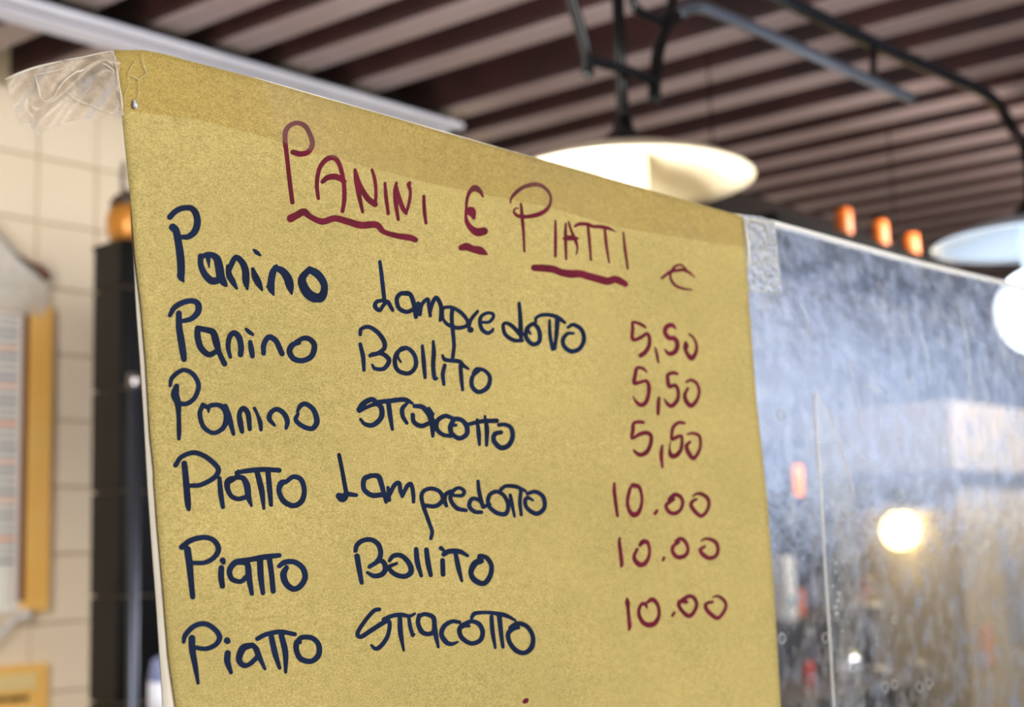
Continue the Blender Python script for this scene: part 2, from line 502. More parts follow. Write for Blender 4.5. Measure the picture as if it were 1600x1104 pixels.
def lamp(px, py, D, R, label, globe_em, globe_col, enamel, stem_top, power, gz=.155):
    c = at_d(px, py, D)
    t = thing('pendant_lamp', c, label, 'lamp', 'white saucer lamps')
    k = R / .185
    prof = [(.030, .045), (.06, .040), (.12, .024), (.165, .008), (.183, -.003), (.187, -.006), (.185, -.009), (.165, .000), (.12, .014), (.06, .028), (.030, .032)]
    obj('shade', lathe([(r * k, z * k) for r, z in prof], 64, c), enamel, t, True)
    neck_m = enamel if enamel is M_enamel_cool else mat('collar_glow', (250, 240, 215), .3, emit=(globe_col, .55))  # warm collars emit, standing in for globe light falling on them
    obj('collar', lathe([(r * k, z * k) for r, z in ((0, .038), (.034, .038), (.034, -.010), (.026, -.05), (.022, -.09), (0, -.09)) if gz > .1 or z > -.05], 32, c), neck_m, t, True)
    obj('cap', lathe([(r * k, z * k) for r, z in ((0, .09), (.012, .09), (.016, .07), (.034, .055), (.036, .036), (0, .036))], 32, c), M_iron, t, True)
    gr = .082 * k
    obj('globe', lathe([(gr * math.sin(a), -(gz * k) + gr * math.cos(a)) for a in [math.pi * i / 20 for i in range(21)]], 40, c),
        mat('opal_globe', (250, 246, 235), .2, emit=(globe_col, globe_em)), t, True)
    obj('stem', add_tube(bmesh.new(), [c + Vector((0, 0, .08 * k)), Vector((c.x, c.y, c.z + .2)), Vector((c.x, c.y, stem_top))], .0088, 14), M_iron, t, True)
    l = bpy.data.lights.new('lamp_bulb', 'POINT'); l.energy = power; l.color = lin(globe_col); l.shadow_soft_size = .09 * k
    lo = bpy.data.objects.new('lamp_bulb', l); COL.objects.link(lo); lo.location = c + Vector((0, 0, -.26 * k)); lo.parent = t
    lo.matrix_parent_inverse = t.matrix_world.inverted()
    return t, c


l1, cl1 = lamp(977, 277, 1.98, .180, 'white saucer lamp glowing warm on a black stem, right above the menu', 3, (255, 240, 200), M_enamel, CEIL + .03, 1.3)
p2 = on_y(1592, 175, YL)
l2, cl2 = lamp(1617, 374, 2.68, .190, 'cool white saucer lamp at the right edge under the curved black arm', 4, (226, 240, 255), M_enamel_cool, CAMZ + .625, 1.6, .135)
l3, cl3 = lamp(1405, 797, 5.0, .152, 'small glowing lamp seen low through the clear screen', 14, (255, 232, 150), M_enamel, CEIL - .3, .4, .085)

# wrought iron frame that carries the lamps
fr = thing('lamp_frame', on_y(975, 60, YL), 'black wrought iron hanging frame with two parallel arms above the lamps', 'frame')


M_iron_sheen = mat('iron_sheen', (120, 126, 138), .32, metal=.7)  # pale grey puts sky reflection on the black iron into the colour


def wire(name, pts, r, y=YL, n=8, last=None, m_=None):
    P = smooth_pts([on_y(a, b, y) for a, b in pts], n)
    if last is not None: P += [Vector(last)]
    return obj(name, add_tube(bmesh.new(), P, r, 16), m_ or M_iron, fr, True)


top2 = Vector((cl2.x, cl2.y, CAMZ + .72))
P = smooth_pts([on_y(1010, -105, YL), on_y(1120, -52, YL), on_y(1215, -5, YL), on_y(1300, 36, YL), on_y(1392, 80, YL), on_y(1480, 118, YL), on_y(1548, 152, YL), on_y(1582, 200, YL),
                Vector((cl2.x, cl2.y, CAMZ + .72)), Vector((cl2.x, cl2.y, CAMZ + .64))], 8)
obj('long_arm', add_tube(bmesh.new(), P, .0125, 18), M_iron, fr, True)
wire('hook', [(1022, 160), (1024, 120), (1030, 75), (1045, 38), (1068, 17)], .0092)
wire('short_arm', m_=M_iron_sheen, pts=[(1058, 24), (1072, 15), (1095, 11), (1125, 22), (1180, 45), (1260, 81), (1345, 119), (1425, 154)], r=.0098)
wire('link', [(1366, 62), (1365, 90), (1364, 122)], .0065)
wire('hook', [(884, -30), (893, 0), (904, 36), (915, 75), (918, 100), (919, 118)], .0085)
wire('cross_bar', [(918, 92), (945, 100), (975, 108), (1005, 120), (1022, 127)], .0075)
wire('scroll', [(985, -25), (992, 10), (1012, 24), (1034, 30), (1048, 8), (1056, -30)], .0070)
wire('drop_rod', [(1060, -130), (1010, -105), (960, -90), (900, -60), (884, -30)], .0098)

# ------------------------------------------------------------------ far dark rack with orange jars (over the screen)
YR = 1.95
M_or = mat('orange_glass_glow', (206, 104, 30), .4, emit=((226, 110, 26), .12))  # jars are no lamps; slight emission paints in a lit look
M_blk = mat('black_metal', (7, 6, 6), .85, spec=.1)
ra = on_y(1180, 300, YR); rb = on_y(1462, 300, YR)
zr = on_y(1330, 372, YR).z
rk = thing('hanging_rack', ((ra.x + rb.x) / 2, YR, zr), 'black hanging rack with short rails below the ceiling, behind the lamps', 'rack')
obj('tray', box(((ra.x + rb.x) / 2, YR + .05, zr - .06), (rb.x - ra.x, .22, .10), bev=.01), M_blk, rk)
for xx in (ra.x + .02, rb.x - .02):
    obj('hanger', add_tube(bmesh.new(), [(xx, YR + .14, zr), (xx, YR + .14, CEIL)], .0025, 8), M_blk, rk)
obj('back_board', box(((ra.x + rb.x) / 2, YR + .2, zr + .055), (rb.x - ra.x, .02, .15)), mat('dark_board', (18, 7, 6), .8, spec=.1), rk)
olab = ['leftmost of three orange glass jars on the black rack near the ceiling', 'middle one of three orange glass jars on the black rack near the ceiling',
        'rightmost orange glass jar on the black rack, leaning by the white lamp']
for q, (px, wpx, hpx) in enumerate(((1318, 26, 54), (1374, 24, 52), (1422, 24, 44))):
    p = on_y(px, 340, YR); s = depth(p) / F
    base = Vector((p.x, YR, zr - .008))
    t = thing('orange_jar', base, olab[q], 'jar', 'orange jars on the rack')
    r = wpx * s / 2; h = hpx * s
    obj('glass', lathe([(0, 0), (r * .9, 0), (r, h * .06), (r, h * .8), (r * .8, h * .88), (0, h * .88)], 28, base), M_or, t, True)
    obj('lid', lathe([(0, h * .86), (r * .75, h * .86), (r * .8, h * .90), (r * .8, h * 1.0), (0, h * 1.0)], 28, base), M_blk, t, True)
    if q == 2: t.rotation_euler = (0, -.08, 0)

# ------------------------------------------------------------------ back bar seen through the screen
YS = 2.45
xa, xb = on_y(1150, 950, YS).x, on_y(1512, 950, YS).x
zA = on_y(1240, 968, YS).z
zB = on_y(1400, 1046, YS).z
zT = on_y(1330, 800, YS).z
sh = thing('back_bar', ((xa + xb) / 2, YS, 0), 'dark wooden back bar with open shelves behind the clear screen', 'shelf unit')
cx = (xa + xb) / 2; wx = xb - xa
obj('cabinet', box((cx, YS + .12, (zB - .03) / 2), (wx, .45, zB - .03), bev=.01), M_wood, sh)
obj('counter_top', box((cx, YS + .10, zB - .015), (wx + .02, .52, .03), bev=.006), mat('grey_stone', (112, 104, 98), .35), sh)
obj('back_panel', box((cx, YS + .345, (zB + zT) / 2), (wx, .02, zT - zB)), mat('brown_panel', (74, 66, 62), .6, noise=(5, (96, 84, 78), .3, .7)), sh)
x5 = on_y(1310, 968, YS).x
obj('shelf', box(((xa + x5) / 2, YS + .20, zA - .012), (x5 - xa, .28, .024), bev=.004), M_wood, sh)
obj('upright', box((x5, YS + .20, (zA + zB) / 2 + .3), (.025, .26, zA - zB + .6 - .0)), M_wood, sh)
obj('upright', box((xa + .02, YS + .20, (zA + zB) / 2), (.025, .26, zA - zB)), M_wood, sh)


def bs(px, py, z, y=YS): p = on_y(px, py, y); return Vector((p.x, y, z)), depth(p) / F


b, s = bs(1226, 950, zA)
t = thing('white_bin', b, 'tall white container with a teal spot on the left of the back bar shelf', 'container')
obj('body', box(b + Vector((0, 0, 50 * s)), (34 * s, 30 * s, 100 * s), bev=.012), M_white, t)
obj('label', box(b + Vector((-6 * s, -15.6 * s, 30 * s)), (12 * s, .002, 14 * s)), mat('teal', (40, 150, 160), .5), t)
for q, (px, la) in enumerate(((1249, 'orange box next to the white container on the back bar shelf'), (1270, 'orange box at the right end of the back bar shelf'))):
    b, s = bs(px, 950, zA, YS + .12)
    t = thing('orange_box', b, la, 'box', 'orange boxes on the shelf')
    obj('body', box(b + Vector((0, 0, 18 * s)), (16 * s, 16 * s, 36 * s), bev=.004), mat('orange_card', (232, 112, 52), .6), t)
    obj('lid', box(b + Vector((0, 0, 38 * s)), (17 * s, 17 * s, 5 * s), bev=.002), mat('orange_lid', (240, 140, 80), .6), t)
b, s = bs(1262, 1040, zB)
t = thing('red_can', b, 'small red can on the grey counter at the bottom, right beside the menu', 'can')
obj('body', lathe([(0, 0), (9 * s, 0), (10 * s, 2 * s), (10 * s, 34 * s), (8 * s, 37 * s), (0, 37 * s)], 24, b), mat('red_can', (214, 72, 60), .35), t, True)
obj('rim', lathe([(8.4 * s, 36 * s), (8.8 * s, 38 * s), (7.6 * s, 38 * s)], 24, b), M_steel, t, True)
# white notice on a pole
b, s = bs(1447, 905, zB, YS + .2)
t = thing('notice_stand', b, 'small white notice held on a thin post above the back bar counter', 'notice')
zc = on_y(1447, 905, YS + .2).z
obj('post', box((b.x, b.y + .012, (zB + zc) / 2), (.012, .012, zc - zB)), M_steel, t)
obj('card', box((b.x, b.y, zc), (62 * s, .008, 38 * s), bev=.002), M_white, t)
obj('foot', box((b.x, b.y + .012, zB + .006), (.09, .06, .012), bev=.003), M_steel, t)
# amber bottle
b, s = bs(1461, 1040, zB, YS - .02)
t = thing('oil_bottle', b, 'plump amber bottle standing on the grey counter of the back bar', 'bottle')
M_amb = mat('amber', (214, 160, 92), .2)
obj('body', lathe([(0, 0), (13 * s, 0), (17 * s, 10 * s), (18 * s, 35 * s), (14 * s, 55 * s), (6 * s, 66 * s), (5 * s, 76 * s), (0, 76 * s)], 32, b), M_amb, t, True)
obj('stopper', lathe([(0, 75 * s), (6 * s, 75 * s), (6 * s, 84 * s), (0, 85 * s)], 20, b), mat('cork', (120, 84, 54), .8), t, True)
# dark bottles
M_dk = mat('dark_glass', (40, 34, 32), .15)
dl = ['dark bottle nearest the tape strip on the counter', 'dark bottle in the middle of the counter row', 'dark bottle just left of the plump amber bottle']
for q, px in enumerate((1352, 1382, 1424)):
    b, s = bs(px, 1040, zB, YS + .08)
    t = thing('dark_bottle', b, dl[q], 'bottle', 'dark bottles on the back counter')
    obj('body', lathe([(0, 0), (11 * s, 0), (12 * s, 3 * s), (12 * s, 48 * s), (9 * s, 58 * s), (4 * s, 66 * s), (4 * s, 88 * s), (0, 88 * s)], 24, b), M_dk, t, True)
    obj('cap', lathe([(0, 86 * s), (4.8 * s, 86 * s), (4.8 * s, 95 * s), (0, 95 * s)], 20, b), mat('bottle_cap', (150, 60, 50) if q != 1 else (196, 190, 182), .4), t, True)
# bowls
bl = ['small white bowl in front of the dark bottles on the counter', 'small white bowl in front of the amber bottle']
for q, px in enumerate((1378, 1436)):
    b, s = bs(px, 1044, zB, YS - .10)
    t = obj('white_bowl', lathe([(0, 0), (7 * s, 0), (8 * s, 2 * s), (14 * s, 9 * s), (17 * s, 17 * s), (15.6 * s, 17 * s), (12 * s, 10 * s), (0, 4 * s)], 32, b), M_enamel, None, True)
    tag(t, bl[q], 'bowl', 'white bowls on the counter')
b, s = bs(1326, 1040, zB, YS - .08)
t = thing('steel_urn', b, 'rounded shiny steel urn at the tape strip, on the grey counter', 'urn')
obj('body', lathe([(0, 0), (20 * s, 0), (24 * s, 8 * s), (26 * s, 26 * s), (20 * s, 42 * s), (8 * s, 50 * s), (0, 51 * s)], 36, b), mat('urn_steel', (225, 230, 240), .15, metal=.9), t, True)
obj('knob', lathe([(0, 50 * s), (3 * s, 50 * s), (5 * s, 55 * s), (3 * s, 60 * s), (0, 61 * s)], 20, b), M_blk, t, True)
# red pilot lamp and machine
b, s = bs(1398, 950, zB, YS + .26)
zz = on_y(1412, 947, YS + .2).z
t = thing('coffee_machine', b, 'grey boxy machine with a small red pilot light on the back bar', 'machine')
obj('body', box(b + Vector((0, 0, 68 * s)), (62 * s, .10, 136 * s), bev=.01), mat('machine_grey', (150, 150, 150), .35), t)
obj('panel', box(b + Vector((0, -.052, 90 * s)), (50 * s, .006, 60 * s), bev=.002), mat('machine_panel', (176, 178, 178), .3), t)
obj('pilot_light', lathe([(0, 0), (9 * s, 0), (9 * s, 4 * s), (0, 7 * s)], 20, (on_y(1412, 947, YS + .19).x, YS + .19, zz)), mat('red_lamp', (255, 90, 60), .4, emit=((255, 70, 40), 2.5)), t, True)
# sausages hanging
b, s = bs(1350, 925, zA + .02, YS + .1)
t = thing('cured_sausages', b, 'pale and red cured meats bundled on a tray left of the grey machine', 'meat')
for q in range(4):
    a = b + Vector((-.05 + .005 * q, -.03 * (q % 2), .02 + .022 * q)); c = b + Vector((.06, -.02 * q, .0 + .02 * q))
    obj('sausage', add_tube(bmesh.new(), smooth_pts([a, (a + c) / 2 + Vector((0, 0, .018)), c], 5), .012, 12), mat('meat%d' % q, [(200, 110, 90), (216, 170, 150), (190, 90, 70), (214, 196, 184)][q], .5), t, True)
obj('tray', box(b + Vector((0, -.02, -.004)), (.17, .12, .012), bev=.003), M_white, t)
obj('stand', box((b.x, b.y - .02, (zB + b.z - .008) / 2), (.03, .03, b.z - .008 - zB)), M_wood, t)
# glowing orange tube lamp left
p = on_y(1248, 750, 2.0); s = depth(p) / F
t = thing('orange_tube_lamp', p, 'slim glowing orange tube lamp hanging behind the clear screen', 'lamp')
obj('tube', lathe([(0, -25 * s), (7 * s, -24 * s), (8 * s, -20 * s), (8 * s, 20 * s), (7 * s, 24 * s), (0, 25 * s)], 24, p), mat('tube_glow', (255, 150, 50), .4, emit=((255, 120, 20), 4.0)), t, True)
obj('cord', add_tube(bmesh.new(), [p + Vector((0, 0, 24 * s)), Vector((p.x, p.y, p.z + .3)), Vector((p.x, p.y, zr - .02 if False else p.z + .36))], .0025, 8), M_blk, t, True)
obj('bracket', add_tube(bmesh.new(), [Vector((p.x, p.y, p.z + .36)), Vector((p.x, p.y + .4, p.z + .36)), Vector((p.x, YB, p.z + .36))], .004, 8), M_blk, t, True)
# cream tiled partition on the right
pa = on_y(1508, 900, 2.15)
zc = on_y(1560, 640, 2.15).z
pt = obj('partition', box((pa.x + .8, 2.40, zc / 2), (1.6, .5, zc), bev=.01), mat('cream_column', (196, 178, 144), .6, noise=(6, (178, 160, 128), .3, .7)))
tag(pt, 'broad cream partition behind the clear screen at the right edge', 'partition')
obj('cap_board', box((pa.x + .72, 2.36, zc - .12), (1.78, .56, .24), bev=.012), mat('cream_cap', (176, 160, 138), .6), pt)
obj('poster', box((pa.x + .13, 2.146, on_y(1530, 1010, 2.15).z), (.10, .004, .14)), mat('peach_poster', (216, 160, 118), .6), pt)
obj('poster', box((pa.x + .40, 2.146, on_y(1570, 940, 2.15).z), (.15, .004, .30)), mat('grey_poster', (160, 156, 150), .6), pt)

# ------------------------------------------------------------------ clear screen, menu, tape : all near the plane y = YP
YP = .483
f = np.array(fwd); rr = np.array(RR); uu = np.array(UU); cc = np.array(CAM)


def wave(x, z):
    # gentle cockle of the sheet (metres towards the viewer)
    return .0009 * np.sin(x * 21 + z * 9) * np.cos(z * 17 - x * 5) + .0006 * np.sin(z * 34 + 1.3)


def Pn(px, py, off=0.0, k=1.0):
    px = np.asarray(px, float); py = np.asarray(py, float)
    d = f + ((px - W / 2) / F)[..., None] * rr + ((H / 2 - py) / F)[..., None] * uu
    y = YP - off
    for _ in range(3):
        t = y / d[..., 1]
        p = cc + d * t[..., None]
        y = YP - off - k * wave(p[..., 0], p[..., 2])
    t = y / d[..., 1]
    return cc + d * t[..., None]


def poly_at(P, t):
    P = np.asarray(P, float); seg = np.sqrt((np.diff(P, axis=0) ** 2).sum(1)); s = np.concatenate([[0], seg.cumsum()]) / seg.sum()
    return np.stack([np.interp(t, s, P[:, 0]), np.interp(t, s, P[:, 1])], -1)


def grid_sheet(name, Lp, Rp, Tp, nu, nv, off, thick, m, parent, k=1.0, dz=None, Bp=None):
    u = np.linspace(0, 1, nu); v = np.linspace(0, 1, nv)
    Lq = poly_at(Lp, v); Rq = poly_at(Rp, v); Tq = poly_at(Tp, u)
    U, V = np.meshgrid(u, v)
    G = (1 - U)[..., None] * Lq[:, None] + U[..., None] * Rq[:, None]
    base = (1 - u)[:, None] * Tq[0] + u[:, None] * Tq[-1]
    G = G + (Tq - base)[None] * (1 - V)[..., None]
    if Bp is not None:
        Bq = poly_at(Bp, u); G = G + (Bq - ((1 - u)[:, None] * Bq[0] + u[:, None] * Bq[-1]))[None] * V[..., None]
    X = Pn(G[..., 0], G[..., 1], off, k)
    if dz is not None: X[..., 1] -= dz(U, V)
    fr_ = X.reshape(-1, 3)
    vs = fr_.tolist(); n = nu * nv; fs = []
    for j in range(nv - 1):
        for i in range(nu - 1):
            a = j * nu + i; fs.append((a, a + 1, a + nu + 1, a + nu))
    if thick > 0:
        bk = fr_.copy(); bk[:, 1] += thick; vs += bk.tolist()
        fs += [(a + n, d_ + n, c_ + n, b_ + n) for a, b_, c_, d_ in fs]
        ring = [i for i in range(nu)] + [j * nu + nu - 1 for j in range(1, nv)] + [(nv - 1) * nu + i for i in range(nu - 2, -1, -1)] + [j * nu for j in range(nv - 2, 0, -1)]
        for q in range(len(ring)):
            a, b_ = ring[q], ring[(q + 1) % len(ring)]
            fs.append((a, a + n, b_ + n, b_))
    me = bpy.data.meshes.new(name); me.from_pydata(vs, [], fs); me.update()
    for p in me.polygons: p.use_smooth = True
    return link(name, me, m, parent)


# --- kraft paper material
M_kraft = bpy.data.materials.new('kraft_paper'); M_kraft.use_nodes = True
n_ = M_kraft.node_tree; L_ = n_.links.new; bs_ = n_.nodes['Principled BSDF']
bs_.inputs['Roughness'].default_value = .75; bs_.inputs['Specular IOR Level'].default_value = .25
t_ = n_.nodes.new('ShaderNodeTexCoord'); mp_ = n_.nodes.new('ShaderNodeMapping'); mp_.inputs['Scale'].default_value = (1, 1, 1.7)
L_(t_.outputs['Object'], mp_.inputs[0])


def nz_(scale, detail=5, rough=.6):
    q = n_.nodes.new('ShaderNodeTexNoise'); q.inputs['Scale'].default_value = scale; q.inputs['Detail'].default_value = detail
    q.inputs['Roughness'].default_value = rough; L_(mp_.outputs[0], q.inputs['Vector']); return q


def ramp_(src, stops):
    r_ = n_.nodes.new('ShaderNodeValToRGB'); e = r_.color_ramp.elements
    e[0].position = stops[0][0]; e[0].color = stops[0][1]; e[1].position = stops[-1][0]; e[1].color = stops[-1][1]
    for p_, c_ in stops[1:-1]:
        q = e.new(p_); q.color = c_
    L_(src, r_.inputs[0]); return r_


def mixc_(fac, a, b, mode='MIX'):
    q = n_.nodes.new('ShaderNodeMix'); q.data_type = 'RGBA'; q.blend_type = mode
    if isinstance(fac, float): q.inputs[0].default_value = fac
    else: L_(fac, q.inputs[0])
    for i_, s_ in ((6, a), (7, b)):
        if isinstance(s_, tuple): q.inputs[i_].default_value = s_
        else: L_(s_, q.inputs[i_])
    return q.outputs[2]


fine = nz_(900, 4, .7); mid = nz_(170, 4, .6); big = nz_(11, 3, .5)
c1 = ramp_(fine.outputs[0], [(.30, lin((164, 144, 86)) + (1,)), (.5, lin((198, 177, 110)) + (1,)), (.70, lin((222, 201, 136)) + (1,))])
c2 = ramp_(mid.outputs[0], [(.3, (.88, .87, .82, 1)), (.7, (1.05, 1.05, 1.04, 1))])
c3 = ramp_(big.outputs[0], [(.3, (.90, .89, .86, 1)), (.7, (1.04, 1.03, 1.03, 1))])
k1 = mixc_(1.0, c1.outputs[0], c2.outputs[0], 'MULTIPLY'); k2 = mixc_(1.0, k1, c3.outputs[0], 'MULTIPLY')
vo = n_.nodes.new('ShaderNodeTexVoronoi'); vo.inputs['Scale'].default_value = 190; L_(mp_.outputs[0], vo.inputs['Vector'])
vr = ramp_(vo.outputs['Distance'], [(.045, (1, 1, 1, 1)), (.085, (0, 0, 0, 1))])
gate = nz_(60, 2); gr_ = ramp_(gate.outputs[0], [(.60, (0, 0, 0, 1)), (.66, (1, 1, 1, 1))])
sp_f = mixc_(1.0, vr.outputs[0], gr_.outputs[0], 'MULTIPLY')
k3 = mixc_(sp_f, k2, lin((96, 68, 34)) + (1,))
vo2 = n_.nodes.new('ShaderNodeTexVoronoi'); vo2.inputs['Scale'].default_value = 230; L_(t_.outputs['Object'], vo2.inputs['Vector'])
vr2 = ramp_(vo2.outputs['Distance'], [(.05, (1, 1, 1, 1)), (.11, (0, 0, 0, 1))])
gr2 = ramp_(gate.outputs[0], [(.36, (1, 1, 1, 1)), (.42, (0, 0, 0, 1))])
k4 = mixc_(mixc_(1.0, vr2.outputs[0], gr2.outputs[0], 'MULTIPLY'), k3, lin((238, 218, 160)) + (1,))
L_(k4, bs_.inputs['Base Color'])
bp_ = n_.nodes.new('ShaderNodeBump'); bp_.inputs['Strength'].default_value = .15; bp_.inputs['Distance'].default_value = .0004
L_(fine.outputs[0], bp_.inputs['Height']); L_(bp_.outputs[0], bs_.inputs['Normal'])

Lp = [(178, 78), (187, 130), (192, 190), (203, 300), (211, 400), (221, 480), (228, 560), (235, 680), (241, 735), (242, 742), (241, 748), (247, 828), (256, 930), (264, 1030), (275, 1104), (300, 1300)]
Rp = [(1161, 338), (1168, 440), (1182, 621), (1199, 780), (1210, 931), (1220, 1104), (1231, 1300)]
Tp = [(178, 78), (225, 78), (260, 85), (300, 96), (400, 122), (500, 151), (600, 179), (700, 208), (800, 236), (900, 264), (1000, 292), (1080, 315), (1161, 338)]

base_pt = Pn(700, 1290)
scr = thing('clear_screen', (float(base_pt[0]) + .1, YP + .006, CAMZ - .35), 'clear scratched plastic screen standing behind the menu and running off to the right', 'screen')
M_acr = film('dusty_acrylic', (206, 217, 244), .03, .72, 62, gloss_rough=.22, gloss=.0, lo=.43, hi=.67, bump=(40, .3, .002), stretch=(1, 1, .85), fres=.6, col2=(236, 228, 216))  # dust patches; their blue tint puts scattered sky light into the colour
M_edge = mat('screen_edge', (250, 246, 240), .25, bump=(60, .3, .001))
# sheet: one pane front face + back face 4 mm behind, top follows the visible rim
SL = [(290, 104), (296, 400), (330, 1300)]
SR = [(1760, 486), (1775, 900), (1790, 1300)]
ST = [(290, 106), (400, 124), (600, 181), (800, 238), (1000, 294), (1155, 339), (1163, 337), (1209, 346), (1300, 371), (1434, 408), (1600, 447), (1760, 486)]
grid_sheet('pane', SL, SR, ST, 60, 20, -.0035, 0, M_acr, scr, k=0)
# rim: slim white bar, its colour standing for light reflected inside the edge
T2 = np.array(ST, float); tt = poly_at(T2, np.linspace(0, 1, 70))
P0 = Pn(tt[:, 0], tt[:, 1], -.0035, 0)
bm = bmesh.new()
rings = []
for i, p in enumerate(P0):
    hgt = .0016 if tt[i, 0] < 1150 else .0022
    a = Vector(p)
    rings.append([bm.verts.new(a + Vector(d)) for d in ((0, -.0005, -hgt), (0, -.0005, .0006), (0, .0045, .0006), (0, .0045, -hgt))])
for a, b in zip(rings[:-1], rings[1:]):
    for q in range(4): bm.faces.new((a[q], a[(q + 1) % 4], b[(q + 1) % 4], b[q]))
bm.faces.new(rings[0]); bm.faces.new(rings[-1][::-1])
obj('rim', bm, M_edge, scr)
scr['support'] = 'stand'
# feet well below the frame
obj('foot', box((float(Pn(420, 1250)[0]), YP + .006, CAMZ - .42), (.02, .12, .03), bev=.003), M_steel, scr)
obj('foot', box((1.02, YP + .006, CAMZ - .42), (.02, .12, .03), bev=.003), M_steel, scr)

sign = thing('menu_sign', tuple(base_pt), 'handwritten kraft paper food menu in blue and dark red marker, taped to the clear screen', 'menu')
paper = grid_sheet('paper', Lp, Rp, Tp, 90, 90, .0, .0003, M_kraft, sign)
# white card behind it, peeking out on the left
M_card = mat('white_card', (252, 242, 224), .7, noise=(60, (244, 232, 212), .3, .7))
CL = [(204, 285), (205, 330), (209, 400), (213, 480), (219, 560), (225, 650), (231, 760), (238, 860), (245, 950), (255, 1104), (268, 1300)]
CR = [(1100, 420), (1120, 700), (1180, 1300)]
CT = [(204, 285), (1100, 420)]
grid_sheet('backing_card', CL, CR, CT, 40, 40, -.0012, .0006, M_card, sign)

# ------------------------------------------------------------------ handwriting
M_navy = mat('navy_marker', (14, 34, 68), .6, noise=(70, (12, 24, 52), .35, .65), spec=.12)
M_red = mat('dark_red_marker', (116, 26, 50), .6, noise=(70, (92, 20, 36), .35, .65), spec=.12)

# each word: colour, crop origin and scale of the tracing, strokes of (x, y, width)
WORDS = []


def word(name, m, x0, y0, s, strokes): WORDS.append((name, m, x0, y0, s, strokes))


word('PANINI', 'r', 400, 160, 5, [
    [(285, 780, 34), (262, 600, 34), (240, 400, 34), (228, 300, 38), (232, 225, 40), (265, 180, 38), (320, 160, 36), (385, 185, 38), (430, 270, 38), (440, 330, 40), (410, 385, 42), (350, 402, 44), (290, 388, 42)],
    [(488, 750, 26), (476, 640, 32), (495, 520, 34), (545, 450, 40), (600, 430, 42), (640, 460, 36), (670, 540, 34), (690, 660, 34), (690, 760, 34), (676, 850, 30)],
    [(522, 618, 34), (560, 587, 44), (625, 580, 48), (690, 615, 36)],
    [(775, 525, 24), (783, 600, 36), (805, 720, 36), (834, 855, 24)],
    [(778, 540, 26), (815, 650, 36), (870, 745, 46), (930, 795, 46)],
    [(907, 525, 22), (928, 600, 28), (938, 700, 26), (932, 800, 28)],
    [(1008, 630, 22), (1018, 750, 30), (1034, 868, 26)],
    [(1098, 628, 22), (1088, 700, 34), (1095, 800, 34), (1112, 915, 24)],
    [(1095, 650, 24), (1120, 750, 36), (1150, 830, 36), (1175, 868, 24)],
    [(1203, 628, 26), (1193, 642, 32), (1207, 700, 24), (1195, 790, 26), (1172, 868, 22)],
    [(1312, 732, 24), (1316, 840, 30), (1328, 942, 24)],
    [(272, 905, 62), (320, 880, 56), (375, 855, 56), (430, 895, 44), (520, 930, 50), (615, 905, 50), (720, 930, 52), (820, 958, 56), (940, 955, 52), (1000, 1010, 40), (1100, 1040, 44), (1200, 1055, 50), (1245, 1072, 44)]])
word('E', 'r', 690, 270, 8, [
    [(520, 300, 22), (480, 228, 56), (415, 190, 80), (355, 235, 50), (322, 320, 38), (310, 430, 34), (304, 530, 38), (320, 620, 58), (380, 700, 78), (450, 740, 104), (530, 728, 100)],
    [(335, 480, 80), (370, 480, 116), (392, 520, 78), (402, 560, 50)],
    [(245, 935, 70), (310, 920, 96), (390, 950, 88), (480, 970, 100), (560, 1012, 36)]])
word('PIATTI', 'r', 800, 300, 8, [
    [(-18, 135, 20), (-10, 80, 32), (40, 15, 48), (140, -60, 50), (270, -95, 58), (380, -75, 48), (465, 10, 38), (485, 110, 36), (440, 210, 48), (340, 275, 60), (200, 305, 50), (80, 298, 46), (25, 250, 30), (40, 205, 22), (78, 202, 20)],
    [(112, 145, 28), (125, 280, 44), (145, 510, 36), (155, 740, 28)],
    [(543, 360, 26), (545, 560, 40), (543, 800, 36)],
    [(672, 392, 26), (670, 560, 42), (678, 838, 28)],
    [(708, 375, 28), (745, 490, 34), (792, 600, 44), (818, 690, 28), (805, 775, 20)],
    [(650, 580, 36), (720, 572, 70), (815, 580, 40)],
    [(785, 428, 32), (840, 400, 46), (940, 400, 45), (1010, 428, 42), (1080, 430, 44), (1180, 445, 48), (1250, 470, 28), (1304, 500, 8)],
    [(950, 430, 34), (968, 600, 38), (988, 848, 28)],
    [(1160, 470, 34), (1180, 650, 38), (1214, 880, 24)],
    [(1392, 505, 24), (1412, 700, 36), (1448, 958, 28)],
    [(280, 945, 82), (400, 950, 92), (520, 965, 90), (620, 1003, 90), (740, 1022, 100), (850, 1020, 94), (960, 1052, 92), (1100, 1090, 96), (1200, 1112, 96), (1290, 1090, 92), (1380, 1125, 84), (1420, 1150, 70)]])
word('euro', 'r', 700, 260, 3.807, [
    [(1420, 615, 12), (1385, 585, 14), (1345, 600, 18), (1322, 650, 15), (1345, 700, 17), (1395, 725, 15), (1450, 733, 10)],
    [(1272, 664, 16), (1295, 645, 18), (1330, 624, 20), (1400, 615, 20), (1440, 635, 15), (1468, 659, 6)]])
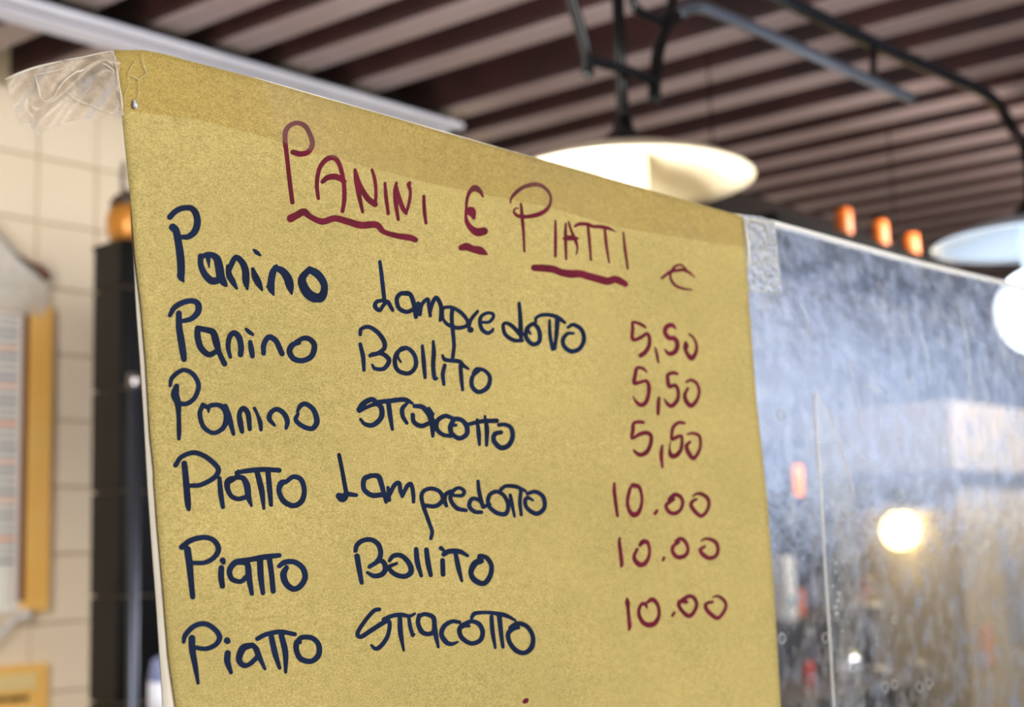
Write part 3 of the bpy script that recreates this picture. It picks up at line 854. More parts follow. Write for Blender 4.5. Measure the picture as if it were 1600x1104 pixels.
word('Panino', 'n', 240, 300, 5, [
    [(128, 195, 46), (165, 155, 46), (220, 127, 46), (290, 125, 46), (330, 165, 52), (343, 240, 54), (320, 310, 54), (270, 348, 46), (215, 350, 36)],
    [(150, 272, 56), (175, 300, 58), (192, 380, 58), (210, 500, 62), (216, 620, 60), (214, 660, 56), (236, 700, 14)], [(130, 276, 26), (160, 290, 50)],
    [(368, 500, 44), (370, 570, 46), (400, 640, 52), (450, 690, 58), (500, 688, 56), (525, 660, 50)],
    [(375, 505, 40), (430, 485, 40), (490, 512, 56), (512, 580, 66), (525, 660, 66), (548, 705, 54), (568, 730, 24)], [(425, 500, 44), (435, 590, 10)],
    [(580, 578, 30), (592, 650, 50), (620, 700, 46), (650, 752, 22)],
    [(592, 600, 44), (640, 512, 44), (690, 545, 50), (718, 610, 56), (722, 690, 56), (732, 755, 22)],
    [(775, 600, 28), (795, 660, 54), (820, 710, 52), (848, 765, 18)], [(780, 448, 14), (805, 470, 34), (832, 492, 20)],
    [(960, 575, 24), (935, 620, 52), (920, 690, 56), (918, 750, 56), (940, 805, 12)], [(884, 738, 14), (915, 735, 50)],
    [(950, 590, 44), (1005, 615, 56), (1048, 670, 66), (1065, 730, 62), (1080, 795, 16)],
    [(1220, 600, 44), (1165, 665, 60), (1165, 720, 70), (1205, 790, 76), (1260, 825, 78), (1310, 820, 72), (1335, 760, 56), (1325, 700, 56), (1280, 640, 62), (1220, 605, 52)]])
word('Panino', 'n', 240, 440, 5, [
    [(128, 262, 34), (165, 200, 44), (235, 160, 45), (310, 150, 44), (350, 180, 50), (345, 240, 50), (295, 288, 42), (232, 306, 36)],
    [(198, 245, 46), (200, 350, 52), (215, 450, 56), (232, 560, 54), (238, 605, 44)],
    [(345, 365, 46), (345, 430, 50), (370, 515, 50), (430, 568, 46), (490, 545, 42)], [(345, 362, 44), (410, 375, 46), (465, 395, 52), (490, 470, 58), (512, 550, 42), (555, 640, 44)],
    [(600, 588, 28), (583, 510, 38), (595, 430, 42), (630, 400, 46), (668, 435, 48), (684, 510, 46), (680, 568, 44)],
    [(755, 470, 34), (765, 530, 44), (773, 580, 38)], [(722, 368, 22), (745, 390, 34), (775, 412, 24)],
    [(860, 560, 36), (862, 490, 42), (900, 432, 44), (955, 460, 44), (990, 530, 44), (1004, 562, 42)],
    [(1140, 478, 28), (1090, 490, 45), (1062, 540, 46), (1095, 600, 44), (1165, 615, 42), (1235, 580, 45), (1257, 500, 45), (1225, 452, 42), (1175, 440, 40), (1115, 470, 36)]])
word('Panino', 'n', 240, 560, 5, [
    [(130, 212, 26), (142, 155, 36), (195, 105, 38), (250, 90, 36), (315, 128, 38), (352, 210, 38), (325, 300, 38), (265, 350, 38), (200, 352, 40)],
    [(180, 215, 42), (168, 280, 66), (190, 350, 52), (197, 450, 38), (199, 560, 38), (198, 625, 30)],
    [(385, 365, 38), (362, 430, 38), (390, 530, 38), (465, 580, 36), (540, 545, 40), (570, 470, 46), (560, 400, 50), (505, 362, 38), (435, 372, 36), (430, 418, 16)], [(385, 362, 40), (430, 385, 34)], [(560, 372, 42), (590, 460, 48), (625, 588, 30)],
    [(692, 570, 34), (678, 500, 46), (672, 430, 38), (700, 388, 40), (738, 430, 42), (752, 550, 34)],
    [(788, 388, 28), (810, 430, 26), (833, 495, 36), (840, 555, 28)],
    [(945, 520, 24), (905, 470, 40), (918, 420, 40), (965, 395, 38), (1020, 430, 40), (1046, 490, 40), (1036, 542, 28)],
    [(1125, 412, 26), (1148, 368, 38), (1190, 354, 38), (1250, 400, 40), (1276, 490, 45), (1240, 545, 40), (1170, 530, 38), (1112, 480, 36), (1128, 432, 28)]])
word('Lampredotto', 'n', 540, 390, 4, [
    [(215, 75, 22), (228, 180, 26), (242, 305, 26)], [(240, 315, 24), (195, 325, 26), (185, 355, 28), (212, 378, 26), (235, 350, 24), (262, 325, 28), (295, 378, 22)],
    [(392, 278, 22), (345, 275, 28), (320, 310, 28), (335, 365, 28), (380, 388, 28), (420, 375, 28)], [(350, 270, 26), (400, 275, 28), (425, 330, 30), (440, 420, 26)],
    [(455, 335, 26), (450, 400, 30)], [(465, 405, 24), (475, 345, 26), (512, 308, 24), (520, 345, 24), (530, 412, 22)], [(528, 395, 20), (545, 330, 26), (568, 300, 28), (595, 345, 28), (598, 390, 26), (592, 440, 22)],
    [(608, 420, 18), (608, 370, 22), (640, 358, 22), (680, 366, 24), (730, 400, 26), (762, 445, 24), (755, 475, 24), (705, 488, 26), (655, 475, 26), (625, 455, 22), (606, 425, 16)],
    [(668, 362, 26), (664, 430, 26), (672, 520, 26), (678, 600, 24), (670, 672, 24)],
    [(782, 500, 38), (780, 500, 38)], [(770, 480, 24), (785, 435, 24), (825, 385, 22)],
    [(848, 452, 18), (895, 452, 22), (922, 425, 22), (920, 400, 22), (885, 395, 22), (850, 415, 24), (840, 450, 26), (852, 495, 26), (885, 520, 26), (915, 508, 22), (922, 495, 18)],
    [(1085, 335, 22), (1092, 420, 27), (1095, 500, 30), (1097, 560, 24)], [(1105, 568, 22), (1050, 564, 26), (1000, 530, 26), (985, 480, 24), (998, 458, 22), (1040, 475, 26), (1092, 530, 28)],
    [(1180, 460, 24), (1138, 485, 26), (1128, 545, 28), (1170, 590, 28), (1212, 570, 28), (1208, 500, 28), (1170, 462, 24), (1140, 495, 22), (1155, 525, 16)],
    [(1190, 452, 18), (1192, 425, 22), (1235, 406, 24), (1300, 412, 26), (1340, 432, 28), (1370, 455, 20)], [(1275, 440, 18), (1278, 530, 24), (1294, 622, 22)], [(1325, 432, 32), (1318, 530, 27), (1308, 618, 22)],
    [(1390, 485, 20), (1425, 468, 26), (1475, 500, 28), (1490, 560, 28), (1465, 615, 28), (1415, 635, 30), (1372, 610, 28), (1358, 565, 28), (1385, 525, 24), (1425, 522, 18)]])
word('Bollito', 'n', 540, 390, 4, [
    [(92, 590, 24), (110, 670, 28), (115, 752, 22)], [(92, 530, 22), (98, 495, 24), (145, 482, 26), (200, 515, 28), (240, 570, 30), (242, 615, 28), (205, 645, 28), (155, 660, 26)],
    [(165, 650, 20), (230, 650, 28), (272, 690, 30), (240, 742, 28), (185, 742, 24), (167, 718, 16)],
    [(380, 612, 26), (325, 640, 26), (308, 700, 28), (330, 755, 28), (395, 772, 28), (437, 730, 28), (435, 670, 28), (400, 622, 26), (350, 615, 24), (325, 660, 20), (345, 702, 14)],
    [(480, 600, 20), (489, 700, 28), (497, 798, 22)], [(548, 572, 18), (552, 640, 28), (548, 720, 28), (556, 800, 26), (572, 803, 18)],
    [(605, 658, 14), (620, 685, 26), (660, 692, 26), (710, 698, 28), (735, 722, 26), (768, 744, 16)], [(620, 722, 24), (608, 780, 26), (615, 842, 20)], [(718, 725, 26), (724, 800, 26), (732, 875, 20)],
    [(840, 752, 20), (795, 790, 26), (790, 850, 28), (830, 888, 28), (885, 862, 30), (903, 800, 26), (870, 755, 24), (820, 745, 24), (800, 770, 24)]])
word('stracotto', 'n', 540, 590, 5, [
    [(105, 248, 40), (140, 200, 44), (205, 168, 40), (245, 195, 36)], [(108, 258, 34), (170, 228, 30), (240, 205, 36), (280, 235, 42), (278, 310, 42), (215, 368, 40), (150, 360, 32), (117, 322, 22)],
    [(235, 192, 36), (340, 180, 38), (460, 170, 38), (520, 198, 24)], [(335, 190, 38), (348, 290, 38), (366, 402, 26)],
    [(480, 200, 26), (445, 240, 36), (448, 300, 34), (478, 352, 30)],
    [(525, 288, 34), (535, 345, 36), (590, 376, 38), (650, 355, 36)], [(540, 220, 34), (600, 228, 40), (650, 280, 46), (678, 350, 50), (682, 455, 26)], [(650, 240, 30), (680, 285, 32)],
    [(830, 312, 32), (775, 298, 36), (718, 335, 38), (715, 400, 34), (758, 442, 34), (820, 455, 32)],
    [(862, 370, 26), (822, 372, 40), (830, 435, 38), (890, 472, 38), (945, 440, 38), (947, 380, 40), (910, 332, 38), (855, 322, 38), (825, 360, 36)],
    [(965, 362, 32), (1060, 340, 36), (1180, 335, 38)], [(1028, 325, 22), (1040, 430, 36), (1046, 522, 24)], [(1088, 298, 20), (1104, 400, 38), (1102, 525, 26)],
    [(1215, 425, 34), (1168, 438, 38), (1158, 490, 38), (1212, 545, 42), (1275, 525, 40), (1306, 455, 38), (1292, 390, 36), (1245, 365, 32), (1198, 368, 32)]])
word('Piatto', 'n', 240, 690, 5, [
    [(172, 182, 40), (218, 118, 38), (310, 84, 40), (400, 112, 40), (480, 175, 42), (507, 225, 42), (470, 282, 40), (370, 335, 38), (280, 342, 36)],
    [(240, 168, 46), (250, 260, 50), (262, 400, 52), (270, 490, 48), (275, 528, 30)],
    [(515, 285, 34), (525, 400, 42), (542, 508, 34)],
    [(650, 278, 32), (590, 300, 52), (575, 350, 44), (605, 420, 38), (660, 445, 38), (725, 430, 40)], [(600, 300, 50), (650, 278, 38), (700, 285, 44), (730, 340, 52), (742, 430, 46), (765, 498, 22)], [(650, 272, 38), (662, 235, 38)],
    [(648, 240, 32), (740, 225, 40), (860, 215, 40), (982, 222, 38)], [(812, 245, 42), (845, 380, 46), (862, 520, 24)], [(895, 240, 42), (908, 380, 42), (918, 492, 32)],
    [(1035, 312, 34), (1000, 322, 50), (980, 380, 40), (1015, 460, 44), (1090, 498, 42), (1155, 465, 44), (1178, 385, 40), (1155, 298, 40), (1095, 272, 38), (1040, 308, 36)]])
word('Lampredotto', 'n', 500, 690, 4.21, [
    [(126, 85, 26), (145, 180, 27), (172, 330, 30)], [(125, 355, 42), (150, 368, 58), (180, 345, 36), (238, 350, 26)],
    [(335, 222, 34), (292, 245, 35), (290, 310, 32), (340, 350, 35), (405, 348, 35)], [(335, 222, 30), (385, 228, 35), (408, 290, 34), (435, 395, 24)],
    [(448, 300, 22), (455, 382, 28)], [(460, 345, 26), (490, 285, 30), (520, 270, 28), (530, 320, 28), (542, 358, 24)], [(545, 350, 25), (575, 290, 30), (600, 278, 26), (614, 340, 28), (616, 395, 22)],
    [(692, 418, 28), (760, 422, 30), (808, 382, 30), (790, 330, 28), (740, 307, 28), (690, 318, 28), (668, 355, 28), (680, 420, 28), (715, 520, 26), (738, 590, 25), (730, 635, 24)],
    [(832, 420, 26), (820, 385, 30), (828, 345, 30), (862, 325, 28)],
    [(880, 352, 22), (935, 352, 26), (948, 322, 26), (912, 302, 24), (872, 328, 28), (860, 380, 28), (900, 435, 30), (960, 450, 26)],
    [(1062, 462, 26), (1015, 458, 28), (982, 420, 30), (1000, 375, 28), (1045, 382, 26), (1082, 428, 24)], [(1040, 258, 22), (1048, 330, 28), (1072, 428, 26)],
    [(1122, 412, 16), (1105, 392, 28), (1120, 345, 28), (1165, 327, 28), (1212, 355, 28), (1238, 415, 28), (1222, 472, 32), (1160, 465, 30), (1100, 415, 28)],
    [(1190, 312, 26), (1225, 290, 26), (1290, 295, 28), (1350, 322, 22)], [(1252, 350, 24), (1262, 400, 26), (1280, 490, 18)], [(1322, 320, 26), (1316, 400, 26), (1325, 480, 22)],
    [(1402, 385, 16), (1370, 368, 26), (1350, 385, 28), (1362, 435, 28), (1425, 472, 32), (1475, 435, 30), (1470, 365, 30), (1420, 328, 28), (1365, 340, 26)]])
word('Piatto', 'n', 260, 820, 5, [
    [(120, 172, 46), (190, 120, 45), (290, 96, 42), (370, 118, 42), (407, 185, 45), (375, 250, 42), (300, 292, 38), (210, 295, 36)],
    [(165, 190, 56), (180, 300, 55), (192, 420, 48), (206, 560, 42)],
    [(430, 335, 46), (428, 400, 48), (438, 475, 44)], [(440, 276, 48), (446, 292, 36)],
    [(620, 290, 48), (545, 290, 50), (495, 350, 46), (512, 420, 42), (580, 440, 38), (625, 405, 40)], [(600, 275, 40), (635, 310, 48), (645, 400, 50), (668, 535, 34)],
    [(555, 282, 42), (650, 270, 42), (760, 250, 45), (882, 236, 38)], [(732, 260, 50), (738, 400, 48), (755, 530, 36)], [(805, 260, 44), (822, 380, 42), (835, 515, 42)],
    [(882, 320, 36), (925, 290, 42), (1000, 288, 42), (1065, 335, 45), (1084, 410, 45), (1045, 478, 45), (990, 498, 45), (935, 455, 50), (915, 385, 52), (938, 332, 40)]])
word('Bollito', 'n', 530, 820, 5, [
    [(128, 200, 34), (140, 155, 38), (185, 120, 38), (250, 114, 38), (305, 150, 40), (325, 220, 40), (300, 280, 40), (235, 328, 28)], [(240, 318, 28), (325, 278, 38), (362, 325, 42), (340, 380, 42), (275, 397, 38), (220, 370, 24)], [(140, 242, 44), (155, 330, 42), (176, 448, 34)],
    [(393, 278, 28), (425, 240, 38), (485, 238, 38), (545, 295, 42), (562, 365, 44), (510, 400, 40), (435, 382, 38), (390, 330, 34), (450, 298, 24)],
    [(602, 188, 36), (612, 290, 42), (642, 395, 28)], [(682, 192, 38), (696, 300, 42), (716, 390, 34)],
    [(808, 275, 38), (812, 385, 38)], [(796, 180, 36), (820, 200, 22)], [(818, 228, 40), (860, 205, 42), (940, 206, 40), (1004, 238, 26)], [(910, 222, 34), (932, 330, 40), (958, 435, 24)],
    [(1110, 280, 44), (1060, 300, 52), (1030, 370, 42), (1060, 430, 45), (1130, 455, 42), (1178, 400, 42), (1190, 320, 38), (1155, 258, 38), (1100, 238, 32), (1090, 262, 30)]])
word('Piatto', 'n', 260, 883, 5, [
    [(135, 598, 28), (148, 545, 42), (215, 475, 42), (300, 455, 42), (378, 498, 42), (416, 560, 44), (385, 618, 40), (310, 650, 38), (220, 640, 36)],
    [(200, 568, 54), (202, 650, 52), (225, 780, 44), (248, 918, 26)],
    [(474, 585, 50), (478, 590, 50)], [(480, 685, 50), (477, 750, 50), (505, 835, 32)],
    [(672, 622, 42), (600, 645, 58), (568, 730, 50), (600, 778, 44), (650, 770, 38), (712, 715, 42)], [(672, 618, 36), (700, 650, 46), (725, 710, 44), (770, 808, 24)],
    [(712, 572, 36), (780, 538, 38), (890, 518, 38), (1003, 537, 34)], [(822, 560, 44), (848, 680, 46), (885, 800, 30)], [(900, 550, 46), (930, 680, 46), (932, 832, 26)],
    [(1045, 600, 30), (1020, 600, 44), (1016, 660, 44), (1050, 728, 44), (1130, 748, 42), (1188, 700, 45), (1190, 620, 42), (1140, 567, 40), (1060, 562, 40), (1020, 600, 40)]])
word('stracotto', 'n', 540, 930, 5, [
    [(262, 108, 34), (220, 120, 34), (150, 200, 32), (95, 290, 34), (120, 322, 36), (200, 272, 38), (290, 215, 38), (335, 198, 34), (345, 240, 32), (325, 325, 34), (275, 395, 36), (235, 415, 32), (202, 388, 20)],
    [(298, 185, 32), (370, 157, 35), (440, 150, 35), (500, 160, 28), (540, 142, 22)], [(425, 175, 36), (430, 290, 40), (455, 428, 20)],
    [(494, 165, 26), (505, 240, 32), (525, 310, 30)], [(525, 310, 28), (538, 302, 18)],
    [(575, 155, 36), (567, 215, 36), (595, 280, 40), (640, 300, 36), (688, 282, 38), (695, 210, 36), (680, 165, 38), (620, 145, 34), (575, 160, 34)], [(690, 180, 34), (702, 290, 40), (725, 402, 22)],
    [(890, 208, 30), (830, 202, 34), (770, 240, 38), (750, 305, 40), (788, 365, 40), (832, 378, 32), (875, 362, 18)],
    [(965, 238, 26), (928, 230, 44), (890, 262, 38), (908, 328, 38), (980, 373, 36), (1050, 350, 38), (1072, 285, 38), (1042, 222, 38), (985, 202, 34), (930, 222, 38)],
    [(985, 175, 28), (1010, 140, 34), (1100, 132, 28), (1180, 140, 34), (1250, 155, 36), (1325, 192, 22)], [(1140, 165, 32), (1150, 290, 36), (1170, 408, 22)], [(1202, 165, 40), (1215, 290, 36), (1230, 402, 28)],
    [(1355, 252, 24), (1310, 258, 40), (1270, 300, 38), (1285, 370, 38), (1335, 430, 40), (1400, 447, 38), (1455, 400, 42), (1462, 315, 36), (1415, 240, 38), (1345, 218, 38), (1290, 250, 38)]])
word('red_dot', 'r', 540, 930, 5, [[(1396, 832, 26), (1408, 822, 40), (1420, 812, 24)]])
word('5,50', 'r', 960, 480, 8, [
    [(385, 250, 34), (340, 215, 40), (235, 185, 40), (230, 270, 46), (222, 370, 48), (250, 405, 48), (330, 375, 48), (410, 328, 42), (440, 400, 46), (432, 480, 50), (385, 560, 60), (330, 600, 60)],
    [(510, 498, 20), (532, 590, 38), (550, 688, 28)],
    [(765, 262, 28), (720, 222, 56), (655, 240, 62), (632, 310, 54), (680, 380, 60), (750, 388, 60), (788, 450, 58), (768, 540, 62), (710, 578, 62), (660, 565, 40), (632, 520, 18)],
    [(935, 335, 28), (985, 375, 30), (1025, 460, 36), (1020, 560, 48), (965, 635, 66), (910, 575, 50), (880, 500, 44), (893, 440, 40)], [(893, 440, 40), (908, 480, 44), (900, 520, 36)]])
word('5,50', 'r', 960, 560, 8, [
    [(402, 165, 24), (360, 125, 42), (285, 118, 44), (262, 200, 50), (250, 305, 50), (320, 295, 46), (400, 280, 44), (432, 350, 52), (425, 460, 50), (390, 550, 56), (330, 580, 56), (270, 535, 36), (232, 470, 14)],
    [(558, 490, 40), (550, 600, 50), (546, 690, 42)],
    [(785, 190, 40), (740, 178, 48), (672, 200, 46), (668, 270, 50), (690, 345, 56), (760, 335, 48), (798, 400, 46), (790, 510, 50), (720, 590, 58), (660, 560, 44), (625, 500, 16)],
    [(898, 290, 32), (960, 268, 42), (1025, 305, 42), (1060, 395, 40), (1040, 500, 44), (965, 588, 58), (900, 535, 54), (882, 450, 48), (918, 370, 38)]])
word('5,50', 'r', 960, 630, 8, [
    [(360, 235, 46), (290, 232, 46), (240, 252, 46), (232, 340, 50), (218, 435, 36), (310, 388, 50), (400, 365, 54), (460, 410, 50), (450, 520, 50), (400, 610, 58), (325, 642, 56), (265, 610, 42), (244, 580, 22)],
    [(600, 528, 32), (588, 640, 52), (600, 795, 32)],
    [(870, 245, 42), (800, 240, 44), (735, 300, 46), (718, 390, 42), (722, 450, 42), (780, 420, 50), (838, 408, 40), (845, 490, 44), (830, 580, 50), (770, 650, 62), (710, 650, 62), (690, 570, 28), (702, 480, 14)],
    [(915, 385, 28), (980, 372, 40), (1055, 400, 42), (1078, 480, 38), (1060, 590, 42), (990, 685, 54), (925, 610, 58), (902, 530, 50), (945, 480, 38)]])
word('10.00', 'r', 940, 730, 8, [
    [(160, 200, 34), (160, 300, 46), (178, 450, 44), (200, 605, 38)],
    [(385, 200, 22), (350, 290, 44), (325, 420, 44), (340, 520, 48), (395, 590, 66), (460, 565, 58), (500, 460, 40), (502, 350, 38), (470, 245, 50), (410, 225, 62)],
    [(668, 575, 44), (692, 542, 42)],
    [(900, 400, 44), (845, 435, 50), (805, 480, 46), (840, 550, 50), (910, 575, 54), (985, 530, 46), (1015, 440, 46), (985, 365, 50), (915, 340, 58), (850, 400, 56)],
    [(1142, 360, 24), (1190, 328, 38), (1260, 335, 50), (1328, 390, 50), (1342, 470, 44), (1305, 560, 46), (1240, 605, 52), (1165, 545, 52), (1118, 470, 50), (1145, 415, 44), (1185, 398, 36)]])
word('10.00', 'r', 950, 820, 8, [
    [(148, 158, 26), (142, 220, 44), (158, 340, 48), (172, 480, 48), (164, 520, 26)],
    [(400, 252, 44), (435, 210, 66), (490, 212, 52), (518, 290, 38), (512, 390, 44), (465, 475, 58), (400, 495, 66), (342, 445, 58), (328, 385, 48), (365, 300, 40)],
    [(688, 440, 34), (702, 408, 38)],
    [(885, 215, 40), (825, 255, 48), (805, 315, 50), (845, 385, 54), (910, 402, 58), (980, 365, 50), (1000, 290, 44), (965, 205, 50), (905, 168, 48), (855, 205, 54)],
    [(1165, 198, 22), (1210, 172, 34), (1290, 180, 48), (1355, 225, 50), (1376, 310, 46), (1345, 385, 50), (1265, 412, 56), (1185, 365, 58), (1155, 305, 48), (1210, 268, 36)]])
word('10.00', 'r', 950, 900, 8, [
    [(240, 275, 26), (245, 330, 60), (252, 400, 46), (265, 550, 48), (272, 620, 50), (264, 670, 26)],
    [(488, 392, 26), (465, 345, 50), (420, 350, 44), (388, 420, 44), (395, 500, 50), (445, 580, 58), (520, 608, 70), (595, 575, 62), (640, 470, 42), (618, 350, 48), (555, 290, 60), (492, 325, 40)],
    [(806, 490, 38), (830, 452, 36)],
    [(980, 320, 50), (910, 312, 58), (885, 360, 50), (935, 440, 50), (1010, 495, 58), (1075, 445, 50), (1110, 350, 45), (1075, 268, 50), (1010, 248, 50), (935, 290, 50)],
    [(1310, 262, 22), (1370, 245, 34), (1440, 290, 45), (1476, 350, 40), (1450, 440, 44), (1375, 520, 50), (1295, 480, 55), (1225, 400, 50), (1232, 340, 44), (1305, 320, 42)]])


def cr_sample(st, step=1.2):
    P = np.array(st, float)
    if len(P) < 3: ts = np.linspace(0, 1, 6)[:, None]; return P[0] + (P[-1] - P[0]) * ts
    out = []
    for i in range(len(P) - 1):
        a = P[i - 1] if i > 0 else 2 * P[i] - P[i + 1]
        b, c = P[i], P[i + 1]
        d = P[i + 2] if i + 2 < len(P) else 2 * P[i + 1] - P[i]
        n = max(2, int(np.hypot(*(c - b)[:2]) / step))
        t = (np.arange(n) / n)[:, None]
        out.append(.5 * (2 * b + (c - a) * t + (2 * a - 5 * b + 4 * c - d) * t * t + (3 * b - a - 3 * c + d) * t ** 3))
    out.append(P[-1:]); return np.concatenate(out)


PITCHG = .8


def ink(name, m, x0, y0, s, strokes):
    C = []
    for st in strokes:
        q = cr_sample([(a / s + x0, b / s + y0, max(c, 3) / s / 2) for a, b, c in st]); C.append(q)
    allp = np.concatenate(C)
    xa_, ya_ = allp[:, :2].min(0) - 7; xb_, yb_ = allp[:, :2].max(0) + 7
    gx = np.arange(xa_, xb_, PITCHG); gy = np.arange(ya_, yb_, PITCHG)
    D = np.full((len(gy), len(gx)), 9.0)
    for q in C:
        for a, b in zip(q[:-1], q[1:]):
            r = max(a[2], b[2]) + 2
            i0 = max(int((min(a[0], b[0]) - r - xa_) / PITCHG), 0); i1 = int((max(a[0], b[0]) + r - xa_) / PITCHG) + 2
            j0 = max(int((min(a[1], b[1]) - r - ya_) / PITCHG), 0); j1 = int((max(a[1], b[1]) + r - ya_) / PITCHG) + 2
            X, Y = np.meshgrid(gx[i0:i1], gy[j0:j1])
            v = b[:2] - a[:2]; L2 = (v ** 2).sum() + 1e-9
            t = np.clip(((X - a[0]) * v[0] + (Y - a[1]) * v[1]) / L2, 0, 1)
            d = np.hypot(X - a[0] - t * v[0], Y - a[1] - t * v[1]) - (a[2] + (b[2] - a[2]) * t)
            D[j0:j1, i0:i1] = np.minimum(D[j0:j1, i0:i1], d)
    verts, faces = [], []
    ny, nx = D.shape
    ins = D < 0
    full = ins[:-1, :-1] & ins[1:, :-1] & ins[:-1, 1:] & ins[1:, 1:]
    anyi = ins[:-1, :-1] | ins[1:, :-1] | ins[:-1, 1:] | ins[1:, 1:]
    for j in range(ny - 1):
        i = 0
        while i < nx - 1:
            if full[j, i]:
                k = i
                while k < nx - 1 and full[j, k] and k - i < 8: k += 1
                n = len(verts)
                verts += [(gx[i], gy[j]), (gx[k], gy[j]), (gx[k], gy[j + 1]), (gx[i], gy[j + 1])]; faces.append((n, n + 1, n + 2, n + 3))
                i = k; continue
            if anyi[j, i]:
                cs = [(gx[i], gy[j], D[j, i]), (gx[i + 1], gy[j], D[j, i + 1]), (gx[i + 1], gy[j + 1], D[j + 1, i + 1]), (gx[i], gy[j + 1], D[j + 1, i])]
                pl = []
                for q in range(4):
                    a, b = cs[q], cs[(q + 1) % 4]
                    if a[2] < 0: pl.append(a[:2])
                    if (a[2] < 0) != (b[2] < 0):
                        t = a[2] / (a[2] - b[2]); pl.append((a[0] + (b[0] - a[0]) * t, a[1] + (b[1] - a[1]) * t))
                if len(pl) >= 3:
                    n = len(verts); verts += pl; faces.append(tuple(range(n, n + len(pl))))
            i += 1
    V = np.array(verts)
    P = Pn(V[:, 0], V[:, 1], .00012)
    me = bpy.data.meshes.new('lettering'); me.from_pydata(P.tolist(), [], faces); me.update()
    # faces must look at the viewer (-y)
    if me.polygons and me.polygons[0].normal.y > 0: me.flip_normals()
    o = link('lettering', me, M_navy if m == 'n' else M_red, sign)
    nice = {'red_dot': 'dark red dot of a line cut off below', 'euro': 'dark red euro sign'}.get(name, ('dark red' if m == 'r' else 'navy blue') + ' marker writing ' + name)
    o['label'] = nice
    return len(faces)


tot = sum(ink(*a) for a in WORDS)
print('INK FACES', tot)

# ------------------------------------------------------------------ clear tape
M_tape_on = film('tape_on_paper', (214, 200, 160), .0, .16, 14, gloss_rough=.3, gloss=.0, lo=.45, hi=.70, tint=(.93, .89, .78), fres=.06)
M_tape_free = film('tape_free_end', (244, 222, 196), .42, .86, 160, gloss_rough=.3, gloss=.03, lo=.35, hi=.7, bump=(160, .35, .001), fres=.18)
M_tape_crinkle = film('tape_crinkled', (255, 250, 236), .35, 1.0, 150, gloss_rough=.25, gloss=.14, lo=.42, hi=.56, bump=(190, .8, .001), fres=.5)
M_crease = mat('tape_crease', (246, 238, 220), .15, coat=.6)
tape = thing('clear_tape', tuple(Pn(700, 240, .0006)), 'clear tape along the top edge of the kraft menu, with a loose crumpled left end', 'tape')
TL = [(180, 80), (184, 110), (191, 172)]
TRr = [(1161, 339), (1164, 360), (1166, 386)]
Tt = [(180, 80), (226, 79), (260, 86), (300, 97), (400, 123), (500, 152), (600, 180), (700, 209), (800, 237), (900, 265), (1000, 293), (1080, 316), (1161, 339)]
Tb = [(191, 172), (300, 185), (400, 210), (508, 242), (590, 264), (680, 288), (795, 311), (857, 323), (962, 354), (1120, 380), (1166, 386)]
grid_sheet('strip', TL, TRr, Tt, 80, 8, .0005, 0, M_tape_on, tape, Bp=Tb)


def crum(U, V):
    return .0012 * np.sin(U * 9 + 2 * V) * (1 - U) + .0022 * np.maximum(0, 1 - np.abs(V - .38 - .25 * np.sin(U * 5.5)) * 7) * (U > .15) + .0010 * np.sin(V * 13 + U * 23) * .5


grid_sheet('loose_end', [(9, 124), (16, 155), (22, 178), (30, 194)], [(179, 79), (186, 120), (191, 150), (193, 181)], [(9, 124), (60, 104), (110, 93), (150, 84), (179, 79)], 50, 26, .0008, 0, M_tape_free, tape, k=1, dz=crum,
           Bp=[(30, 194), (46, 193), (60, 210), (80, 200), (110, 190), (150, 184), (193, 181)])


def crease(pts, wpx, off=.0022, m=M_crease, nm='crease', n=6):
    q = smooth_pts([(a, b, 0) for a, b in pts], n) if len(pts) > 2 else [Vector((a, b, 0)) for a, b in pts]
    ar = np.array([[p.x, p.y] for p in q]); P = Pn(ar[:, 0], ar[:, 1], off)
    rad = [wpx * .5 * depth(p) / F * (.35 + .65 * math.sin(math.pi * (i + .6) / (len(P) + .2))) for i, p in enumerate(P)]
    return obj(nm, add_tube(bmesh.new(), [Vector(p) for p in P], rad, 6), m, tape, True)


crease([(8, 124), (30, 114), (60, 104), (98, 95)], 3.2)
crease([(100, 94), (130, 89), (160, 82), (178, 80)], 1.8)
crease([(86, 148), (95, 133), (105, 122), (120, 112), (128, 110), (140, 102), (152, 97), (165, 101), (178, 110)], 2.6)
crease([(158, 84), (166, 92), (177, 103)], 2.2)
crease([(54, 117), (58, 130), (62, 146), (63, 152)], 2.4)
crease([(63, 152), (70, 158), (80, 154), (87, 147)], 1.2)
crease([(54, 117), (75, 113), (95, 108), (103, 100)], 1.3)
crease([(9, 126), (15, 148), (22, 172), (31, 194)], 1.2)
crease([(31, 194), (44, 193)], 1.2)
crease([(48, 196), (53, 204), (58, 210), (70, 205)], 1.6)
crease([(70, 205), (100, 194), (130, 188), (150, 186)], 1.0)
crease([(100, 140), (120, 156), (150, 168), (180, 178)], 1.0)
crease([(178, 84), (184, 120), (189, 150), (192, 180)], 2.0)
# little folds where the tape is pinched on the paper corner
M_pinch = mat('tape_pinch', (222, 214, 160), .15, coat=.8)
crease([(221, 82), (224, 100), (229, 114), (222, 120), (216, 124), (210, 120), (200, 117)], 1.6, .0012, M_pinch)
crease([(200, 117), (206, 104), (214, 92)], 1.0, .0012, M_pinch)
crease([(201, 119), (202, 132), (196, 146), (195, 160)], 1.0, .0012, M_pinch)
crease([(216, 124), (217, 140), (215, 160)], 1.2, .0012, M_pinch)
obj('wet_spot', (lambda P: add_tube(bmesh.new(), [Vector(p) for p in P], [.0004, .0008, .0012, .0008], 8))(Pn(np.array([210, 210, 211, 212.]), np.array([156, 161, 165, 169.]), .001)), mat('tape_blister', (214, 220, 240), .08, coat=1), tape, True)
